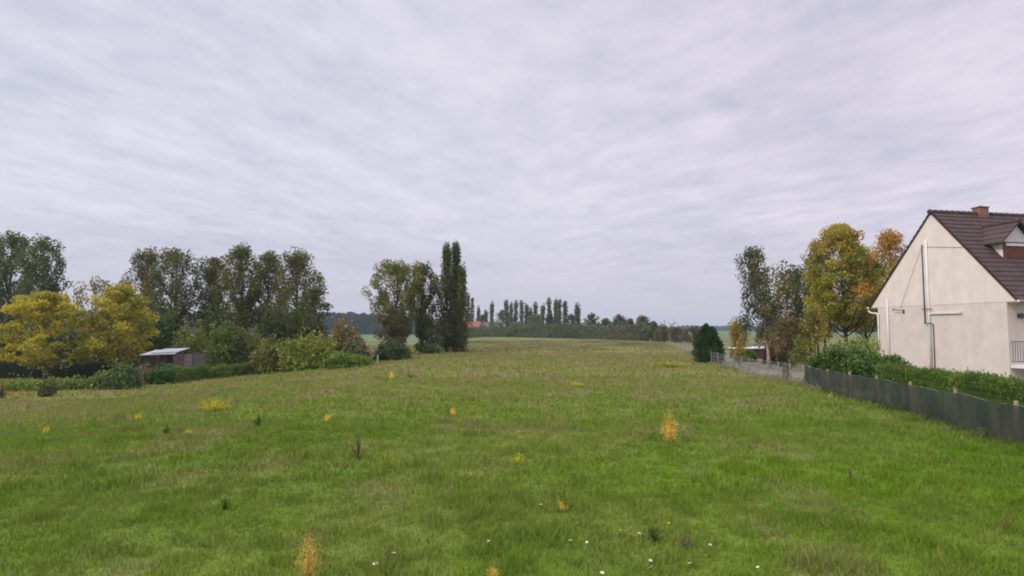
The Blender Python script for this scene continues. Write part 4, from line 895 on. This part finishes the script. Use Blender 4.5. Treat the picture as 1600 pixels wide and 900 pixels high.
# farm
def barn(label, px0, px1, Y, eave, ridge, wallc, roofc, name, hip=False, rz=0.0):
    a_, c_ = GX(px0, Y), GX(px1, Y); m = (a_ + c_) / 2; Lx = c_[0] - a_[0]; root = thing(name, label, 'building', m, 'far farm buildings', rz); Wd = 8
    he, hr = hgt(m, eave), hgt(m, ridge); b = MB(); b.box((0, 0, he / 2), (Lx, Wd, he), col=wallc)
    b.add([[-Lx / 2 + .02, -Wd / 2, he], [-Lx / 2 + .02, Wd / 2, he], [-Lx / 2 + .02, 0, hr - .1], [Lx / 2 - .02, -Wd / 2, he], [Lx / 2 - .02, Wd / 2, he], [Lx / 2 - .02, 0, hr - .1]], [[0, 2, 1], [3, 4, 5], [0, 3, 5, 2], [1, 2, 5, 4], [0, 1, 4, 3]], wallc)
    b.build('wall', M_paint, root)
    r_ = MB()
    for s_ in (-1, 1):
        V = [[x, s_ * (Wd / 2 + .4), he - .25 + o] for o in (0, .18) for x in (-Lx / 2 - .3, Lx / 2 + .3)] + [[x, 0, hr + o] for o in (0, .18) for x in (-Lx / 2 - .3, Lx / 2 + .3)]
        r_.add(V, [[0, 1, 3, 2], [4, 6, 7, 5], [2, 3, 7, 6], [0, 4, 5, 1], [0, 2, 6, 4], [1, 5, 7, 3]], roofc)
    r_.build('roof', M_paint, root); w_ = MB(); w_.box((Lx * .2, -Wd / 2 - .02, he * .6), (.9, .06, 1.2), col=(.05, .05, .06)); w_.build('window', M_paint, root)
barn('far barn with a salmon red roof', 722, 750, 238, 511, 503, (.38, .30, .25), (.27, .10, .08), 'farm_barn')
barn('far cream gabled farmhouse beside the red-roofed barn', 751, 766, 240, 508.5, 502, (.42, .36, .27), (.24, .19, .19), 'farmhouse', rz=R(80))
barn('far low farm building with a dark grey roof', 766, 784, 243, 511, 504.5, (.38, .33, .28), (.13, .11, .13), 'farm_shed')

# distant wood masses
def wood(name, xa, xb, Y, yta, ytb, seed, n, ls, pal, depth=40, name2='distant_wood'):
    g = np.random.default_rng(seed); mb = MB(); u = g.random(n); px = xa + (xb - xa) * u; yy = Y + g.uniform(0, depth, n)
    X = (px - 800) / f * yy; top = (CAMZ + (515 - (yta + (ytb - yta) * u)) / f * Y) * (1 + .16 * (fbm(px / 9, px * 0 + 3, seed, 4) - .5) * 2)
    z = (g.random(n) ** .7) * (top + 2.5) - 2.5
    P = np.stack([X, yy, z], 1); mb.leaves(P, ls, palette(pal, n, g) * g.uniform(.75, 1.25, (n, 1)), g)
    tag(mb.build(name2, M_leaf), kind='stuff')
WOODP = [(.014, .020, .018, 3), (.020, .026, .020, 2), (.010, .015, .015, 2)]
wood('w', -420, 560, 470, 486, 489, 1, 26000, 2.6, WOODP)
wood('w', 556, 742, 480, 489, 503, 2, 8000, 2.4, WOODP)
wood('w', 1060, 1700, 1000, 510, 508.5, 3, 9000, 5.5, WOODP, 120)
wood('w', 1190, 1420, 560, 509, 505, 4, 4000, 3.0, WOODP, 60)

# ------------------------------------------------------------------ weeds and flowers in the field
def weed(name, label, px, by, yt, hw, cols, seed, n=70, spread=.5, fluffy=True, group='wild plants in the field', sh='fan'):
    b_ = G(px, by); H = hgt(b_, yt); Wm = hw / f * b_[1]; g = np.random.default_rng(seed); root = thing(name, label, 'plant', b_, group)
    st_ = MB(); fl = MB(); s_w = max(.003, .0006 * b_[1]); P = []
    for q in range(n):
        a = g.uniform(0, 2 * np.pi); e = g.random() ** .7; hx_ = H * (1 - .55 * e ** 1.5) * g.uniform(.6, 1.0); tip = np.array([math.cos(a) * Wm * e, math.sin(a) * Wm * e * .8, hx_])
        mid_ = tip * np.array([.35, .35, .5]); s0 = np.linspace(0, 1, 7)[:, None]; B = 2 * s0 * (1 - s0) * mid_ + s0 ** 2 * tip
        if q < n * .6: st_.tube(B, np.linspace(s_w, s_w * .4, 7), 3, np.array(cols[0]) * .8)
        m = 15; t_ = g.uniform(.3, 1, m); Q = 2 * (t_ * (1 - t_))[:, None] * mid_ + (t_ ** 2)[:, None] * tip + g.normal(0, .05 * H + .01, (m, 3)) * np.array([1, 1, .8]); P.append(Q)
    P = np.concatenate(P); P[:, 2] = np.maximum(P[:, 2], .02)
    C_ = palette([(*c, 1) for c in cols], len(P), g) * g.uniform(.75, 1.25, (len(P), 1))
    fl.leaves(P, (.0030 * b_[1]) if fluffy else .0045 * b_[1], C_, g, asp=.16, dirs=P / (np.linalg.norm(P, axis=1)[:, None] + 1e-6) + np.array([0, 0, .8]))
    st_.build('stalks', M_grass, root); fl.build('foliage', M_grass, root)
OR = [(.70, .42, .09), (.58, .39, .10), (.42, .36, .09)]; YG = [(.22, .26, .03), (.32, .30, .04), (.18, .24, .03)]; YE = [(.42, .36, .04), (.30, .30, .03), (.50, .34, .04)]
BR = [(.14, .085, .06), (.11, .10, .04), (.17, .11, .07)]; GD = [(.05, .09, .02), (.035, .07, .015), (.06, .11, .02)]
weed('feathery_weed', 'tall flame-shaped orange feathery weed alone in the right half of the field', 1047, 692, 639, 18, OR, 1, 60)
weed('feathery_weed', 'pale orange feathery weed standing at the bottom edge, left of centre', 481, 905, 822, 26, [(.72, .46, .12), (.58, .42, .12), (.40, .34, .08)], 2, 70)
weed('feathery_weed', 'yellow-green tuft left of centre beside the brown stalky weed', 607, 732, 703, 19, YG, 3, 34)
weed('feathery_weed', 'small yellow feathery tuft in the middle of the field', 808, 728, 703, 13, YE, 4, 22)
weed('feathery_weed', 'light green upright plant with an orange foot right of centre', 882, 797, 742, 13, [(.14, .21, .03), (.22, .24, .03), (.16, .20, .03)], 5, 26)
weed('feathery_weed', 'small orange sprig at the foot of the light green upright plant', 879, 799, 776, 6, OR, 6, 12)
weed('feathery_weed', 'orange-yellow clump cut by the bottom edge near the centre', 771, 908, 880, 13, OR, 7, 26)
weed('feathery_weed', 'low yellow-green clump cut by the bottom edge left of the orange one', 718, 912, 870, 22, YG, 8, 30)
weed('stalky_weed', 'brown stalky dried weed left of the yellow-green tuft', 560, 720, 668, 15, BR, 9, 22)
weed('yellow_flower_patch', 'wide patch of yellow flowering weeds on the left slope', 335, 643, 620, 30, YE, 10, 60)
weed('green_tuft', 'dark green leafy tuft on the left slope', 262, 684, 658, 9, GD, 11, 26)
weed('green_tuft', 'dark green tuft right of the yellow flower patch', 403, 668, 645, 10, GD, 12, 26)
weed('green_tuft', 'low dark tuft in the lower left of the field', 350, 797, 772, 12, GD, 13, 30)
weed('feathery_weed', 'small yellow sprig near the left edge of the field', 72, 678, 662, 6, YE, 14, 12)
weed('feathery_weed', 'small yellow weed left of the wide yellow patch', 217, 657, 642, 8, YE, 15, 14)
weed('feathery_weed', 'small yellow sprig below the wide yellow patch', 295, 681, 667, 8, YE, 16, 12)
weed('feathery_weed', 'small orange weed between the yellow patch and the brown weed', 510, 660, 645, 6, OR, 17, 12)
weed('feathery_weed', 'small orange weed right of the brown stalky weed', 708, 651, 634, 5, OR, 18, 12)
weed('feathery_weed', 'tiny orange weed in front of the dark rounded bush', 612, 592, 580, 3, OR, 19, 10)
weed('yellow_flower_patch', 'flattened yellow patch in the middle distance of the field', 900, 605, 595, 14, [(.42, .31, .07), (.34, .28, .06)], 20, 30)
weed('yellow_flower_patch', 'long band of yellow flowers at the foot of the dark conifer', 1050, 574, 563, 42, [(.30, .27, .04), (.24, .25, .04)], 21, 60)
weed('stalky_weed', 'dark brown weed clump cut by the left picture edge', 2, 624, 594, 9, [(.09, .065, .05), (.07, .07, .035)], 30, 30)
weed('stalky_weed', 'pale upright stem at the foot of the dark net', 1298, 624, 611, 3, [(.35, .32, .16), (.25, .26, .10)], 22, 8)
weed('stalky_weed', 'small brown weed in the right of the field', 1330, 752, 728, 7, BR, 23, 14)
weed('stalky_weed', 'reddish brown dock patch near the lower right corner', 1575, 830, 806, 22, [(.15, .11, .05), (.12, .12, .04)], 24, 26)
weed('green_tuft', 'dark green clump among the white flowers at the bottom', 1022, 846, 818, 24, [(.035, .06, .02), (.05, .08, .02), (.08, .06, .04)], 25, 40)
weed('stalky_weed', 'pinkish brown grass patch right of the dark green clump', 1072, 858, 828, 14, [(.17, .12, .08), (.13, .11, .06)], 26, 20)
weed('stalky_weed', 'brown seedy grass patch in the middle of the left slope', 640, 590, 580, 20, BR, 27, 16)

M_petal = mat('white_petals', (.85, .85, .82), rough=.6, trans=.3); M_disc = mat('yellow_disc', (.6, .42, .04), rough=.7); M_stem = mat('flower_stem', (.07, .12, .02), rough=.7, trans=.2); M_ypet = mat('yellow_petals', (.70, .42, .03), rough=.6, trans=.3)
def flower(label, px, py, wpx, yellow=False, seed=1):
    g = np.random.default_rng(seed); b_ = G(px, py + 12); zf = hgt(b_, py); D = wpx / f * b_[1]
    root = thing('daisy' if not yellow else 'yellow_flower', label, 'flower', b_, 'white daisies in the grass' if not yellow else 'small yellow flowers in the grass')
    s_ = MB(); s_.tube([[0, 0, -.02], [.004, .003, zf * .6], [0, 0, zf]], .0025, 4); s_.build('stem', M_stem, root)
    p_ = MB(); n = 10; tx, ty = g.normal(0, .25, 2)
    for q in range(n):
        a = q / n * 2 * np.pi; c, s = math.cos(a), math.sin(a); w_ = .17 * D
        L_ = [(.0, -w_ * .5), (D * .35, -w_), (D * .5, 0), (D * .35, w_), (0, w_ * .5)]
        V = [[x * c - y * s, x * s + y * c, zf + .004 + (x * c - y * s) * tx + (x * s + y * c) * ty + x * .25 + .0005 * (q % 3)] for x, y in L_]; p_.add(V, [[0, 1, 2, 3, 4]])
    p_.build('petals', M_petal if not yellow else M_ypet, root)
    d_ = MB(); d_.tube([[0, 0, zf], [0, 0, zf + .006], [0, 0, zf + .012]], [.12 * D, .13 * D, .05 * D], 8); d_.build('disc', M_disc, root)
FL = [(615, 865, 6, 'white daisy at the lower left, upper one of two near the bottom edge'), (586, 882, 8, 'largest white daisy, at the bottom edge left of centre'),
 (845, 789, 5, 'white daisy left of the light green upright plant'), (902, 818, 5, 'white daisy below the light green upright plant'), (891, 845, 5, 'upper left daisy of a group of three in the lower centre'),
 (899, 852, 4, 'lowest daisy of a group of three in the lower centre'), (917, 848, 4, 'right-hand daisy of a group of three in the lower centre'), (763, 846, 4, 'faint daisy above the orange clump at the bottom'),
 (976, 830, 4, 'daisy between the small yellow flowers'), (999, 834, 5, 'daisy left of the dark green clump'), (1008, 809, 4, 'daisy above the dark green clump'), (941, 896, 6, 'daisy at the bottom edge below the group of three'),
 (1017, 877, 6, 'upper of two daisies below the dark green clump'), (1017, 887, 6, 'lower of two daisies below the dark green clump'), (1077, 881, 6, 'big daisy right of the two stacked ones'),
 (1102, 868, 5, 'daisy at the foot of the pinkish grass patch, lower of a pair'), (1110, 852, 5, 'daisy right of the pinkish grass patch, upper of a pair'), (1184, 887, 5, 'rightmost daisy near the bottom edge'),
 (1480, 669, 5, 'white bloom at the foot of the dark net')]
for q, (x, y, w_, lb) in enumerate(FL): flower(lb, x, y, w_ * 1.15, seed=q)
for q, (x, y, w_, lb) in enumerate(((969, 829, 7, 'yellow flower left of the daisies beside the dark green clump'), (992, 838, 7, 'yellow flower just below the daisy left of the dark green clump'), (751, 838, 4, 'pale yellow flower above the orange clump at the bottom'), (1045, 818, 4, 'yellow flower above the right side of the dark green clump'))): flower(lb, x, y, w_, True, seed=60 + q)

# ------------------------------------------------------------------ haze
hb_ = MB(); hb_.box((0, 0, 24.0 - 4), (6060, 6060, 56)); hm = bpy.data.materials.new('haze'); hm.use_nodes = True
N = hm.node_tree.nodes; N.remove(N['Principled BSDF']); pv = N.new('ShaderNodeVolumePrincipled'); pv.inputs['Color'].default_value = (.74, .84, 1.0, 1); pv.inputs['Density'].default_value = .00030; pv.inputs['Anisotropy'].default_value = .2
hm.node_tree.links.new(pv.outputs[0], N['Material Output'].inputs['Volume'])
HZ = tag(hb_.build('haze', hm), kind='stuff')
